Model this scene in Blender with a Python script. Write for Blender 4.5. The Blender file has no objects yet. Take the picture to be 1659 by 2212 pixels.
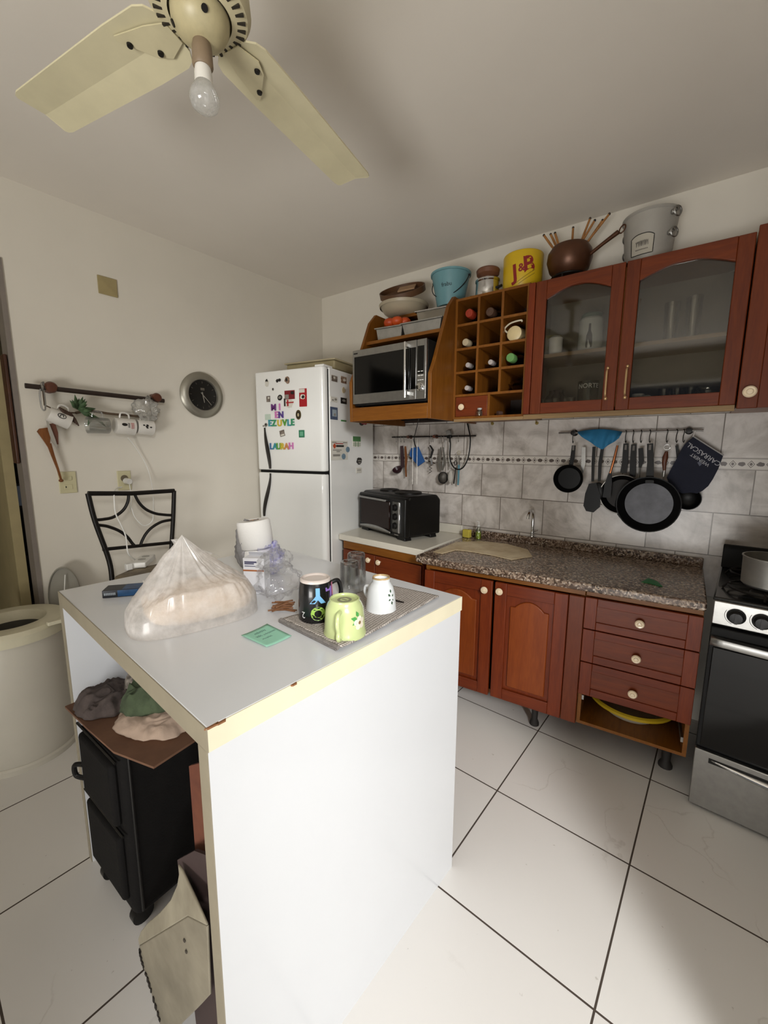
import bpy, math, random
from mathutils import Vector as V, Matrix, noise, Euler
random.seed(7)
SC = bpy.context.scene
COL = SC.collection
PI = math.pi
rad = math.radians

# ------------------------------------------------------------------ camera
CAM = V((0, 0, 1.32))
FPX = 887.57
p_, r_, y_ = rad(8.634), rad(.258), rad(-36.312)
Fw = V((math.sin(y_)*math.cos(p_), math.cos(y_)*math.cos(p_), -math.sin(p_)))
R0 = V((math.cos(y_), -math.sin(y_), 0))
U0 = R0.cross(Fw)
Rt = R0*math.cos(r_) + U0*math.sin(r_)
Up = -R0*math.sin(r_) + U0*math.cos(r_)
cd = bpy.data.cameras.new('camera')
cam = bpy.data.objects.new('camera', cd)
COL.objects.link(cam)
cam.matrix_world = Matrix(((Rt.x, Up.x, -Fw.x, CAM.x), (Rt.y, Up.y, -Fw.y, CAM.y), (Rt.z, Up.z, -Fw.z, CAM.z), (0, 0, 0, 1)))
cd.sensor_fit = 'VERTICAL'
cd.sensor_height = 36
cd.sensor_width = 27
cd.lens = FPX/2212*36
cd.clip_start = .02
SC.camera = cam

# ------------------------------------------------------------------ light and exposure
SC.view_settings.view_transform = 'Standard'
SC.view_settings.look = 'None'
SC.view_settings.gamma = 1
SC.view_settings.use_curve_mapping = False
SC.cycles.transparent_max_bounces = 24
SC.view_settings.exposure = 0.0
w = bpy.data.worlds.new('world')
SC.world = w
w.use_nodes = True
w.node_tree.nodes['Background'].inputs[0].default_value = (.75, .85, 1, 1)
w.node_tree.nodes['Background'].inputs[1].default_value = .12


def area(name, loc, to, sx, sy, power, col=(1, 1, 1), spread=180):
    l = bpy.data.lights.new(name, 'AREA')
    l.shape = 'RECTANGLE'
    l.size, l.size_y, l.energy, l.color = sx, sy, power, col
    l.spread = rad(spread)
    o = bpy.data.objects.new(name, l)
    COL.objects.link(o)
    o.location = loc
    o.rotation_euler = (V(to)-V(loc)).to_track_quat('-Z', 'Z').to_euler()
    return o


area('daylight_door_sky', (4.0, -1.7, 2.2), (-2.4, 1.4, .9), .9, 1.2, 34, (1, 1, .99))
area('daylight_door_side', (2.0, -1.24, 2.3), (-.1, 1.0, 0), .45, .8, 128, (1, .99, .97))
area('added_front_fill', (.3, -2.75, .06), (.15, -.3, 2.3), 1.8, 1.5, 165, (1, .985, .96))  # added fill lamp behind the camera, brightens ceiling and cabinets; no known source


# ------------------------------------------------------------------ pixel rays onto real planes (measuring the photograph)
def ray(px, py):
    return Fw + Rt*((px-829.5)/FPX) - Up*((py-1106)/FPX)


def at(px, py, p0, n):
    d = ray(px, py)
    n = V(n)
    return CAM + d*((V(p0)-CAM).dot(n)/d.dot(n))


def at_x(px, py, x): return at(px, py, (x, 0, 0), (1, 0, 0))
def at_y(px, py, y): return at(px, py, (0, y, 0), (0, 1, 0))
def at_z(px, py, z): return at(px, py, (0, 0, z), (0, 0, 1))


WLA = rad(-2.77)
WL0 = V((-2.379, 2.42, 0))
WLN = V((math.cos(WLA), math.sin(WLA), 0))      # into the room
WLT = V((-math.sin(WLA), math.cos(WLA), 0))     # along the left wall, towards the corner
def at_wl(px, py, off=0.): return at(px, py, WL0+WLN*off, WLN)


# ------------------------------------------------------------------ mesh building
class MB:
    def __init__(s):
        s.v, s.f, s.m, s.mi = [], [], [], 0

    def mat(s, i):
        s.mi = i
        return s

    def add(s, vs, fs):
        o = len(s.v)
        s.v += [V(p) for p in vs]
        s.f += [[i+o for i in f] for f in fs]
        s.m += [s.mi]*len(fs)
        return s

    def bx(s, x0, x1, y0, y1, z0, z1):
        vs = [(x, y, z) for z in (z0, z1) for y in (y0, y1) for x in (x0, x1)]
        return s.add(vs, [(0, 2, 3, 1), (4, 5, 7, 6), (0, 1, 5, 4), (2, 6, 7, 3), (0, 4, 6, 2), (1, 3, 7, 5)])

    def obx(s, c, ex, ey, ez):                      # half vectors
        c, ex, ey, ez = V(c), V(ex), V(ey), V(ez)
        vs = [c+ex*i+ey*j+ez*k for k in (-1, 1) for j in (-1, 1) for i in (-1, 1)]
        return s.add(vs, [(0, 2, 3, 1), (4, 5, 7, 6), (0, 1, 5, 4), (2, 6, 7, 3), (0, 4, 6, 2), (1, 3, 7, 5)])

    def prism(s, poly, d):
        n = len(poly)
        poly = [V(p) for p in poly]
        d = V(d)
        return s.add(poly+[p+d for p in poly], [list(range(n))[::-1], list(range(n, 2*n))] +
                     [(i, (i+1) % n, n+(i+1) % n, n+i) for i in range(n)])

    def lathe(s, prof, n=32, o=(0, 0, 0), ax=(0, 0, 1), sc=(1, 1), closed=False):
        q = V((0, 0, 1)).rotation_difference(V(ax))
        o = V(o)
        vs, fs, rings = [], [], []
        for r, z in prof:
            if r < 1e-6:
                rings.append([len(vs)])
                vs.append(o+q @ V((0, 0, z)))
            else:
                rings.append(list(range(len(vs), len(vs)+n)))
                vs += [o+q @ V((r*sc[0]*math.cos(2*PI*i/n), r*sc[1]*math.sin(2*PI*i/n), z)) for i in range(n)]
        pairs = list(zip(rings, rings[1:]))
        if closed:
            pairs.append((rings[-1], rings[0]))
        for a, b in pairs:
            for i in range(n):
                j = (i+1) % n
                if len(a) == 1 and len(b) == 1: continue
                if len(a) == 1: fs.append((a[0], b[i], b[j]))
                elif len(b) == 1: fs.append((a[i], b[0], a[j]))
                else: fs.append((a[i], b[i], b[j], a[j]))
        return s.add(vs, fs)

    def cyl(s, a, b, r, r2=None, n=20):
        a, b = V(a), V(b)
        L = (b-a).length
        r2 = r if r2 is None else r2
        return s.lathe([(0, 0), (r, 0), (r2, L), (0, L)], n, a, (b-a).normalized())

    def tube(s, pts, r, n=8, closed=False, flat=1.):
        pts = [V(p) for p in pts]
        k = len(pts)
        rs = r if isinstance(r, (list, tuple)) else [r]*k
        vs, fs = [], []
        t0 = None
        nrm = None
        for i in range(k):
            a = pts[(i-1) % k] if (closed or i > 0) else pts[i]
            b = pts[(i+1) % k] if (closed or i < k-1) else pts[i]
            t = (b-a).normalized()
            if nrm is None:
                nrm = t.orthogonal().normalized()
            else:
                nrm = (nrm - t*nrm.dot(t))
                nrm = nrm.normalized() if nrm.length > 1e-6 else t.orthogonal().normalized()
            bn = t.cross(nrm)
            vs += [pts[i]+(nrm*math.cos(2*PI*j/n)+bn*math.sin(2*PI*j/n)*flat)*rs[i] for j in range(n)]
        for i in range(k if closed else k-1):
            for j in range(n):
                a, b = i*n, ((i+1) % k)*n
                fs.append((a+j, a+(j+1) % n, b+(j+1) % n, b+j))
        if not closed:
            fs += [list(range(n))[::-1], list(range((k-1)*n, k*n))]
        return s.add(vs, fs)

    def sph(s, c, r, nu=20, nv=12):
        r = V(r) if not isinstance(r, (int, float)) else V((r, r, r))
        c = V(c)
        o = len(s.v)
        s.lathe([(math.sin(PI*i/nv), -math.cos(PI*i/nv)) for i in range(nv+1)], nu)
        for i in range(o, len(s.v)):
            p = s.v[i]
            s.v[i] = c+V((p.x*r.x, p.y*r.y, p.z*r.z))
        return s

    def grid(s, fn, nu, nv, cu=False):
        vs = [fn(i/(nu if cu else nu-1), j/(nv-1)) for j in range(nv) for i in range(nu)]
        fs = []
        for j in range(nv-1):
            for i in range(nu if cu else nu-1):
                k = (i+1) % nu
                fs.append((j*nu+i, j*nu+k, (j+1)*nu+k, (j+1)*nu+i))
        return s.add(vs, fs)

    def text(s, t, size, fn, ext=.0008, rot=0., bold=0.):
        cu = bpy.data.curves.new('t', 'FONT')
        cu.body, cu.size, cu.align_x, cu.align_y, cu.extrude = t, size, 'CENTER', 'CENTER', ext
        cu.offset = bold*size
        cu.resolution_u = 3
        ob = bpy.data.objects.new('t', cu)
        COL.objects.link(ob)
        dg = bpy.context.evaluated_depsgraph_get()
        me = bpy.data.meshes.new_from_object(ob.evaluated_get(dg))
        c, n = math.cos(rot), math.sin(rot)
        s.add([fn(p.co.x*c-p.co.y*n, p.co.x*n+p.co.y*c, p.co.z) for p in me.vertices], [list(f.vertices) for f in me.polygons])
        bpy.data.objects.remove(ob)
        bpy.data.curves.remove(cu)
        bpy.data.meshes.remove(me)
        return s

    def xf(s, mtx, start=0):
        for i in range(start, len(s.v)):
            s.v[i] = mtx @ s.v[i]
        return s


def mtx(o): return Matrix.LocRotScale(o.location, o.rotation_euler, None)
def loc(o, p): return mtx(o).inverted() @ V(p)


def fin(name, mb, mats, parent=None, bevel=0, smooth=True, solid=0, sub=0, ang=38, w=False, label=None, off=-1, origin=None, seg=2):
    if not isinstance(mats, (list, tuple)): mats = [mats]
    vs = mb.v
    if parent is not None and w:
        inv = mtx(parent).inverted()
        vs = [inv @ p for p in vs]
    o_loc = V((0, 0, 0))
    if origin is not None:
        o_loc = V(origin)
    elif parent is None:
        x = [p.x for p in vs]; y = [p.y for p in vs]; z = [p.z for p in vs]
        o_loc = V(((min(x)+max(x))/2, (min(y)+max(y))/2, min(z)))
    me = bpy.data.meshes.new(name)
    me.from_pydata([p-o_loc for p in vs], [], mb.f)
    for m in mats: me.materials.append(m)
    me.polygons.foreach_set('material_index', mb.m)
    import bmesh
    b = bmesh.new()
    b.from_mesh(me)
    bmesh.ops.recalc_face_normals(b, faces=b.faces)
    b.to_mesh(me)
    b.free()
    if smooth:
        me.polygons.foreach_set('use_smooth', [True]*len(me.polygons))
        me.set_sharp_from_angle(angle=rad(ang))
    o = bpy.data.objects.new(name, me)
    o.location = o_loc
    COL.objects.link(o)
    if parent is not None: o.parent = parent
    if solid:
        m = o.modifiers.new('solid', 'SOLIDIFY'); m.thickness = solid; m.offset = off
    if sub:
        m = o.modifiers.new('sub', 'SUBSURF'); m.levels = sub; m.render_levels = sub
    if bevel:
        m = o.modifiers.new('bevel', 'BEVEL'); m.width = bevel; m.segments = seg; m.limit_method = 'ANGLE'; m.angle_limit = rad(30)
    if label: o['label'] = label
    return o


def thing(name, label, cat, at_=(0, 0, 0), rotz=0, group=None):
    o = bpy.data.objects.new(name, None)
    COL.objects.link(o)
    o.empty_display_size = .05
    o.location = at_
    o.rotation_euler = (0, 0, rotz)
    o['label'], o['category'] = label, cat
    if group: o['group'] = group
    return o


def one(name, label, cat, mb, mats, group=None, **k):
    o = fin(name, mb, mats, **k)
    o['label'], o['category'] = label, cat
    if group: o['group'] = group
    return o


def struct(name, mb, mats, parent=None, **k):
    o = fin(name, mb, mats, parent, **k)
    if parent is None: o['kind'] = 'structure'
    return o


def dup(root, at_=None, rotz=None, label=None, group=None, parent=None):
    r = root.copy()
    COL.objects.link(r)
    if parent is not None: r.parent = parent
    if at_ is not None: r.location = at_
    if rotz is not None: r.rotation_euler = (0, 0, rotz)
    if label: r['label'] = label
    if group: r['group'] = group
    for c in list(root.children): dup(c, parent=r)
    return r


def arc(c, a, b, t0, t1, n=12):          # points c + a cos t + b sin t
    c, a, b = V(c), V(a), V(b)
    return [c+a*math.cos(t0+(t1-t0)*i/n)+b*math.sin(t0+(t1-t0)*i/n) for i in range(n+1)]


def smooth_path(pts, n=6):
    pts = [V(p) for p in pts]
    out = []
    for i in range(len(pts)-1):
        p0, p1, p2, p3 = pts[max(i-1, 0)], pts[i], pts[i+1], pts[min(i+2, len(pts)-1)]
        for k in range(n):
            t = k/n
            out.append(.5*((2*p1)+(p2-p0)*t+(2*p0-5*p1+4*p2-p3)*t*t+(3*p1-p0-3*p2+p3)*t**3))
    return out+[pts[-1]]


# ------------------------------------------------------------------ materials
def lin(c):
    if isinstance(c, str):
        c = tuple(int(c[i:i+2], 16) for i in (0, 2, 4))
    return tuple(((x/255)/12.92 if x/255 <= .04045 else ((x/255+.055)/1.055)**2.4) for x in c)+(1,)


class NT:
    def __init__(s, name):
        s.m = bpy.data.materials.new(name)
        s.m.use_nodes = True
        s.t = s.m.node_tree
        s.b = s.t.nodes['Principled BSDF']
        s.out = s.t.nodes['Material Output']

    def n(s, typ, **k):
        o = s.t.nodes.new(typ)
        for a, v in k.items(): setattr(o, a, v)
        return o

    def l(s, a, b): s.t.links.new(a, b)

    def coord(s, scale=(1, 1, 1), rot=(0, 0, 0), loc_=(0, 0, 0)):
        tc = s.n('ShaderNodeTexCoord')
        mp = s.n('ShaderNodeMapping')
        mp.inputs['Location'].default_value = loc_
        mp.inputs['Rotation'].default_value = rot
        mp.inputs['Scale'].default_value = scale
        s.l(tc.outputs['Object'], mp.inputs['Vector'])
        return mp.outputs[0]

    def noise(s, vec, scale, detail=4, rough=.55, dist=0):
        o = s.n('ShaderNodeTexNoise')
        s.l(vec, o.inputs['Vector'])
        o.inputs['Scale'].default_value = scale
        o.inputs['Detail'].default_value = detail
        o.inputs['Roughness'].default_value = rough
        o.inputs['Distortion'].default_value = dist
        return o.outputs[0]

    def ramp(s, fac, stops, interp='LINEAR'):
        o = s.n('ShaderNodeValToRGB')
        o.color_ramp.interpolation = interp
        e = o.color_ramp.elements
        while len(e) < len(stops): e.new(.5)
        for i, (p, c) in enumerate(stops):
            e[i].position = p
            e[i].color = lin(c) if not (isinstance(c, tuple) and len(c) == 4) else c
        s.l(fac, o.inputs[0])
        return o.outputs[0]

    def bump(s, h, strength, dist=.002):
        o = s.n('ShaderNodeBump')
        o.inputs['Strength'].default_value = strength
        o.inputs['Distance'].default_value = dist
        s.l(h, o.inputs['Height'])
        s.l(o.outputs[0], s.b.inputs['Normal'])

    def mix(s, f, a, b, mode='MIX'):
        o = s.n('ShaderNodeMix', data_type='RGBA', blend_type=mode)
        for sock, v in ((o.inputs[0], f), (o.inputs[6], a), (o.inputs[7], b)):
            if hasattr(v, 'is_output'): s.l(v, sock)
            else: sock.default_value = v if not isinstance(v, str) else lin(v)
        return o.outputs[2]


_mc = {}
def mat(name, c, rough=.5, metal=0., var=.12, vs=12, bump=0., bs=60, coat=0., trans=0., sss=0., spec=.5, c2=None, alpha=1., dist=0.):
    if name in _mc: return _mc[name]
    t = NT(name)
    b = t.b
    b.inputs['Roughness'].default_value = rough
    b.inputs['Metallic'].default_value = metal
    b.inputs['Coat Weight'].default_value = coat
    b.inputs['Specular IOR Level'].default_value = spec
    b.inputs['Transmission Weight'].default_value = trans
    b.inputs['Alpha'].default_value = alpha
    vec = t.coord()
    a = lin(c)
    if c2 is None:
        c2 = tuple(x*(1-var) for x in a[:3])+(1,)
    else:
        c2 = lin(c2)
    t.l(t.ramp(t.noise(vec, vs, 4, .6, dist), [(.3, c2), (.65, a)]), b.inputs['Base Color'])
    if bump: t.bump(t.noise(vec, bs, 3), bump)
    _mc[name] = t.m
    return t.m


def wood(name, c1, c2, c3, axis='z', sc=1., rough=.42, coat=.06):
    if name in _mc: return _mc[name]
    t = NT(name)
    s = {'x': (1.2, 14, 14), 'y': (14, 1.2, 14), 'z': (14, 14, 1.2)}[axis]
    v = t.coord(tuple(q*sc for q in s))
    n1 = t.noise(v, 2.2, 5, .6, .8)
    n2 = t.noise(t.coord(tuple(q*sc*5 for q in s)), 3.0, 3, .6)
    col = t.ramp(n1, [(.25, c1), (.5, c2), (.78, c3)])
    col = t.mix(.35, col, t.ramp(n2, [(.3, c1), (.7, c3)]))
    t.l(col, t.b.inputs['Base Color'])
    t.b.inputs['Roughness'].default_value = rough
    t.b.inputs['Coat Weight'].default_value = coat
    t.b.inputs['Coat Roughness'].default_value = .25
    t.b.inputs['Specular IOR Level'].default_value = .3
    t.bump(n2, .12, .001)
    _mc[name] = t.m
    return t.m


def glassy(name, tint=(1, 1, 1), gloss=.12, rough=.03, body=0., bodyc=(.8, .8, .8), fres=.6):
    """thin clear sheet: transparent with a Fresnel gloss"""
    if name in _mc: return _mc[name]
    t = NT(name)
    tr = t.n('ShaderNodeBsdfTransparent'); tr.inputs[0].default_value = tint+(1,)
    gl = t.n('ShaderNodeBsdfGlossy'); gl.inputs['Roughness'].default_value = rough
    fr = t.n('ShaderNodeLayerWeight'); fr.inputs[0].default_value = .35
    mm = t.n('ShaderNodeMath', operation='MULTIPLY_ADD'); mm.inputs[1].default_value = fres; mm.inputs[2].default_value = gloss
    t.l(fr.outputs['Fresnel'], mm.inputs[0])
    mx = t.n('ShaderNodeMixShader')
    t.l(mm.outputs[0], mx.inputs[0]); t.l(tr.outputs[0], mx.inputs[1]); t.l(gl.outputs[0], mx.inputs[2])
    last = mx.outputs[0]
    if body:
        df = t.n('ShaderNodeBsdfDiffuse'); df.inputs[0].default_value = bodyc+(1,)
        tl = t.n('ShaderNodeBsdfTranslucent'); tl.inputs[0].default_value = bodyc+(1,)
        ad = t.n('ShaderNodeMixShader'); ad.inputs[0].default_value = .45
        t.l(df.outputs[0], ad.inputs[1]); t.l(tl.outputs[0], ad.inputs[2])
        m2 = t.n('ShaderNodeMixShader')
        nz = t.noise(t.coord(), 30, 4, .6)
        rr = t.n('ShaderNodeMapRange'); rr.inputs[1].default_value = .3; rr.inputs[2].default_value = .75
        rr.inputs[3].default_value = body*.65; rr.inputs[4].default_value = min(1, body*1.3)
        t.l(nz, rr.inputs[0]); t.l(rr.outputs[0], m2.inputs[0])
        t.l(last, m2.inputs[1]); t.l(ad.outputs[0], m2.inputs[2])
        last = m2.outputs[0]
    t.l(last, t.out.inputs[0])
    _mc[name] = t.m
    return t.m

# ------------------------------------------------------------------ palette
PAINT = mat('wall_paint', 'e0dacd', .75, var=.04, vs=3, bump=.06, bs=180)
CEIL = mat('ceiling_paint', 'e4ddd2', .8, var=.04, vs=2, bump=.05, bs=160)
CHERRY_Z = wood('cherry_upright', '521c07', '6d290a', '7f3612', 'z')
CHERRY_X = wood('cherry_lying', '4f1b07', '68270a', '7a3310', 'x')
CHERRY_P = wood('cherry_panel', '6a2b0a', '7f3910', '8e4615', 'z', .8)
CHERRY_D = wood('cherry_dark', '511e0a', '662b0d', '753412', 'z')
CHERRY_DX = wood('cherry_dark_lying', '52200a', '6a2c0e', '7a3612', 'x')
HONEY_X = wood('honey_lying', '633810', '7a4814', '88571c', 'x')
HONEY_Z = wood('honey_upright', '633810', '7a4814', '88571c', 'z')
HONEY_Y = wood('honey_deep', '633810', '7a4814', '88571c', 'y')
PALEW = wood('pale_wood', '7c6040', '8e7450', 'a0845c', 'x', rough=.5, coat=0)
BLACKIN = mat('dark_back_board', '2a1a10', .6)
LAM = mat('white_laminate', 'dadcdf', .22, var=.02, vs=3, coat=.15)
EDGE = mat('cream_edge_band', 'e8e0c4', .45, var=.06, vs=9)
CREAM = mat('cream_plastic', 'd8d2b8', .4, var=.08)
WHITE = mat('white_plastic', 'ecebe6', .35, var=.04)
ENAMEL = mat('white_enamel', 'eeeeea', .16, var=.03, vs=3, coat=.5)
BLACK = mat('black_plastic', '121110', .38, spec=.3)
BLACKM = mat('black_matt', '131313', .65, var=.3, vs=20, spec=.25)
BLKGLASS = mat('black_glass', '050505', .08, spec=.4)
BLKMETAL = mat('black_painted_metal', '15110e', .45, var=.2, spec=.3)
STEEL = mat('brushed_steel', 'a6a5a2', .34, .95, var=.12, vs=40)
CHROME = mat('chrome', 'd8d8d8', .1, 1.)
ALU = mat('dull_aluminium', 'b4b2ac', .42, .85, var=.2, vs=20)
BRASS = mat('pale_brass', 'dcb98a', .3, .7, var=.2)
KNOBC = mat('cream_ceramic', 'ecd8b8', .3, coat=.4, var=.12, vs=60)
RUBBER = mat('dark_rubber', '241f1b', .7)
BONE = mat('bone_plate', 'cfc8a2', .45, var=.08)
BROWNK = mat('brown_wood_knob', '5e3320', .45, var=.3, vs=40)
GLASS = glassy('clear_glass', (.93, .95, .93), .1)
PANE = glassy('cabinet_pane', (.74, .73, .70), .025, .05)
DARKBOTTLE = mat('dark_bottle_glass', '1c0f0a', .12, coat=.6)


def floor_mat():
    t = NT('white_floor_tile')
    p = at_z(1360, 1868, 0)
    a = rad(3.4)
    T = .453
    tc = t.n('ShaderNodeTexCoord')
    sub = t.n('ShaderNodeVectorMath', operation='SUBTRACT')
    sub.inputs[1].default_value = p
    t.l(tc.outputs['Object'], sub.inputs[0])
    mp = t.n('ShaderNodeMapping')
    mp.inputs['Rotation'].default_value = (0, 0, a)
    mp.inputs['Scale'].default_value = (1/T, 1/T, 1)
    t.l(sub.outputs[0], mp.inputs[0])
    br = t.n('ShaderNodeTexBrick', offset=0., squash=1.)
    br.inputs['Scale'].default_value = 1
    br.inputs['Mortar Size'].default_value = .006
    br.inputs['Mortar Smooth'].default_value = .1
    br.inputs['Brick Width'].default_value = 1
    br.inputs['Row Height'].default_value = 1
    br.inputs['Color1'].default_value = lin('eae8e4')
    br.inputs['Color2'].default_value = lin('e6e3df')
    br.inputs['Mortar'].default_value = lin('4a4038')
    t.l(mp.outputs[0], br.inputs['Vector'])
    # fine scratches and crazing
    vo = t.n('ShaderNodeTexVoronoi', feature='DISTANCE_TO_EDGE')
    nz = t.n('ShaderNodeTexNoise'); nz.inputs['Scale'].default_value = 3.; nz.inputs['Detail'].default_value = 6
    t.l(tc.outputs['Object'], nz.inputs['Vector'])
    mv = t.mix(.3, tc.outputs['Object'], nz.outputs['Color'])
    vo.inputs['Scale'].default_value = 2.3
    t.l(mv, vo.inputs['Vector'])
    cr = t.ramp(vo.outputs['Distance'], [(.0, (0, 0, 0, 1)), (.006, (1, 1, 1, 1))])
    msk = t.ramp(t.noise(t.coord(loc_=(3.1, 1.7, 0)), 1.7, 3), [(.56, (0, 0, 0, 1)), (.62, (1, 1, 1, 1))])
    inv = t.n('ShaderNodeMath', operation='MULTIPLY_ADD'); inv.inputs[1].default_value = -1; inv.inputs[2].default_value = 1
    t.l(cr, inv.inputs[0])
    mm = t.n('ShaderNodeMath', operation='MULTIPLY')
    t.l(inv.outputs[0], mm.inputs[0]); t.l(msk, mm.inputs[1])
    m2 = t.n('ShaderNodeMath', operation='MULTIPLY'); m2.inputs[1].default_value = .28
    t.l(mm.outputs[0], m2.inputs[0])
    c = t.mix(m2.outputs[0], br.outputs['Color'], 'a89f94')
    spk = t.ramp(t.noise(t.coord(), 55, 2, .5), [(.22, (.55, .52, .48, 1)), (.26, (1, 1, 1, 1))])
    c = t.mix(.5, c, spk, 'MULTIPLY')
    t.l(c, t.b.inputs['Base Color'])
    t.l(t.ramp(br.outputs['Fac'], [(.0, (.3, .3, .3, 1)), (1, (.9, .9, .9, 1))]), t.b.inputs['Roughness'])
    iv = t.n('ShaderNodeMath', operation='SUBTRACT'); iv.inputs[0].default_value = 1
    t.l(br.outputs['Fac'], iv.inputs[1])
    t.bump(iv.outputs[0], .5, .002)
    return t.m


def tile_mat():
    t = NT('grey_marbled_wall_tile')
    tc = t.n('ShaderNodeTexCoord')
    sx = t.n('ShaderNodeSeparateXYZ'); cx = t.n('ShaderNodeCombineXYZ')
    t.l(tc.outputs['Object'], sx.inputs[0])
    t.l(sx.outputs[0], cx.inputs[0]); t.l(sx.outputs[2], cx.inputs[1])
    br = t.n('ShaderNodeTexBrick', offset=.5, offset_frequency=2, squash=1.)
    br.inputs['Scale'].default_value = 1
    br.inputs['Mortar Size'].default_value = .0022
    br.inputs['Mortar Smooth'].default_value = .1
    br.inputs['Brick Width'].default_value = .2525
    br.inputs['Row Height'].default_value = .2
    br.inputs['Color1'].default_value = (.0, .0, .0, 1)
    br.inputs['Color2'].default_value = (1, 1, 1, 1)
    t.l(cx.outputs[0], br.inputs['Vector'])
    off = t.mix(1., cx.outputs[0], br.outputs['Color'], 'ADD')
    n = t.noise(off, 5.5, 8, .62, 1.6)
    n2 = t.noise(off, 2.2, 5, .6, 2.)
    col = t.ramp(n, [(.34, '9c948c'), (.5, 'ccc5be'), (.64, 'ded8d2')])
    col = t.mix(.45, col, t.ramp(n2, [(.4, 'a69e96'), (.56, 'e0dad4')]))
    col = t.mix(br.outputs['Fac'], col, '6e645a')
    t.l(col, t.b.inputs['Base Color'])
    t.b.inputs['Roughness'].default_value = .3
    iv = t.n('ShaderNodeMath', operation='SUBTRACT'); iv.inputs[0].default_value = 1
    t.l(br.outputs['Fac'], iv.inputs[1])
    t.bump(iv.outputs[0], .4, .002)
    return t.m


def granite_mat():
    t = NT('brown_speckled_granite')
    v = t.coord()
    vo = t.n('ShaderNodeTexVoronoi'); vo.inputs['Scale'].default_value = 150
    t.l(v, vo.inputs['Vector'])
    sp = t.n('ShaderNodeSeparateColor'); t.l(vo.outputs['Color'], sp.inputs[0])
    c = t.ramp(sp.outputs[0], [(0, '3a2e26'), (.25, '66544a'), (.48, '93806f'), (.68, 'b4a08c'), (.86, 'cabcae'), (.95, '44362c')], 'CONSTANT')
    n = t.noise(v, 9, 4)
    c = t.mix(t.ramp(n, [(.35, (0, 0, 0, 1)), (.7, (.5, .5, .5, 1))]), c, '7a6250')
    t.l(c, t.b.inputs['Base Color'])
    t.b.inputs['Roughness'].default_value = .22
    return t.m


def border_mat():
    t = NT('white_border_tile_with_dark_motifs')
    tc = t.n('ShaderNodeTexCoord'); sx = t.n('ShaderNodeSeparateXYZ')
    t.l(tc.outputs['Object'], sx.inputs[0])

    def m(op, a, b=None, c=None):
        o = t.n('ShaderNodeMath', operation=op)
        for i, q in enumerate((a, b, c)):
            if q is None: continue
            if hasattr(q, 'is_output'): t.l(q, o.inputs[i])
            else: o.inputs[i].default_value = q
        return o.outputs[0]
    u = m('MULTIPLY', sx.outputs[0], 1/.062)
    fu = m('ABSOLUTE', m('SUBTRACT', m('FRACT', u), .5))          # .5 at cell edge, 0 in the middle
    fv = m('ABSOLUTE', m('SUBTRACT', m('MULTIPLY', sx.outputs[2], 1/.05), .5))
    # lattice diamonds at the cell edges
    du = m('SUBTRACT', .5, fu)
    dia = m('ADD', m('MULTIPLY', du, 1.6), fv)
    d1 = m('LESS_THAN', dia, .16)
    ring = m('LESS_THAN', m('ABSOLUTE', m('SUBTRACT', dia, .30)), .035)
    # leaf-like blob in the middle
    e = m('ADD', m('MULTIPLY', m('MULTIPLY', fu, fu), 10.), m('MULTIPLY', m('MULTIPLY', fv, fv), 14.))
    nz = t.noise(t.coord(), 120, 2)
    blob = m('LESS_THAN', m('ADD', e, m('MULTIPLY', nz, .9)), .92)
    line = m('GREATER_THAN', fv, .43)
    line2 = m('LESS_THAN', fv, .47)
    a = m('MAXIMUM', m('MAXIMUM', d1, ring), m('MAXIMUM', blob, m('MULTIPLY', m('MULTIPLY', line, line2), .6)))
    t.l(t.mix(a, 'd4cec6', '574c46'), t.b.inputs['Base Color'])
    t.b.inputs['Roughness'].default_value = .28
    return t.m


# ------------------------------------------------------------------ the room
CZ = 2.462
CORNER = V((-2.378, 2.42, 0))
WEND = WL0+WLT*(-1.872)            # door end of the left wall
struct('floor', MB().bx(-5, 2.6, -2, 2.6, -.06, 0), floor_mat(), origin=(0, 0, 0))
struct('ceiling', MB().bx(-5, 1.0, -2, 2.6, CZ, CZ+.08), CEIL, origin=(0, 0, 0))
struct('wall_back', MB().bx(-2.6, 1.0, 2.42, 2.54, 0, CZ), PAINT, origin=(0, 2.42, 0))
n_ = WLN*-.10
struct('wall_left', MB().prism([WL0-WLT*0+V((0, .0, 0)), WL0+n_, WEND+n_, WEND], (0, 0, CZ))
       .prism([V((-2.473, .55, 2.1)), V((-2.573, .555, 2.1)), V((-2.6, -.35, 2.1)), V((-2.5, -.35, 2.1))], (0, 0, CZ-2.1))
       .bx(-2.6, -2.5, -1.8, -.35, 0, CZ), PAINT, origin=(-2.42, 1.5, 0))
struct('wall_right', MB().prism([V((.44, .70, 0)), V((.52, .70, 0)), V((.52, 1.70, 0)), V((.44, 1.70, 0))], (0, 0, CZ))
       .bx(.44, .54, -.40, .70, 2.08, CZ).bx(.44, .54, -1.8, -.40, 0, CZ), PAINT, origin=(.5, 1, 0))
struct('wall_alcove', MB().bx(.72, .80, 1.70, 2.42, 0, CZ).bx(.52, .72, 1.64, 1.70, 0, CZ), PAINT, origin=(.75, 2, 0))
struct('wall_front', MB().bx(-2.6, -.75, -1.9, -1.8, 0, CZ).bx(.43, .6, -1.9, -1.8, 0, CZ).bx(-.75, .43, -1.9, -1.8, 2.1, CZ), PAINT, origin=(-1, -1.85, 0))  # opening in this unseen wall is added to let the fill lamp through
HALL = mat('hall_paint', 'b8ac8c', .8)
struct('wall_hall', MB().bx(-4.6, -4.5, -1.9, 1.9, 0, CZ).bx(-4.6, -2.55, 1.2, 1.3, 0, CZ).bx(-4.6, -2.6, -1.9, -1.8, 0, CZ), HALL, origin=(-4, 1.2, 0))

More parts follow.
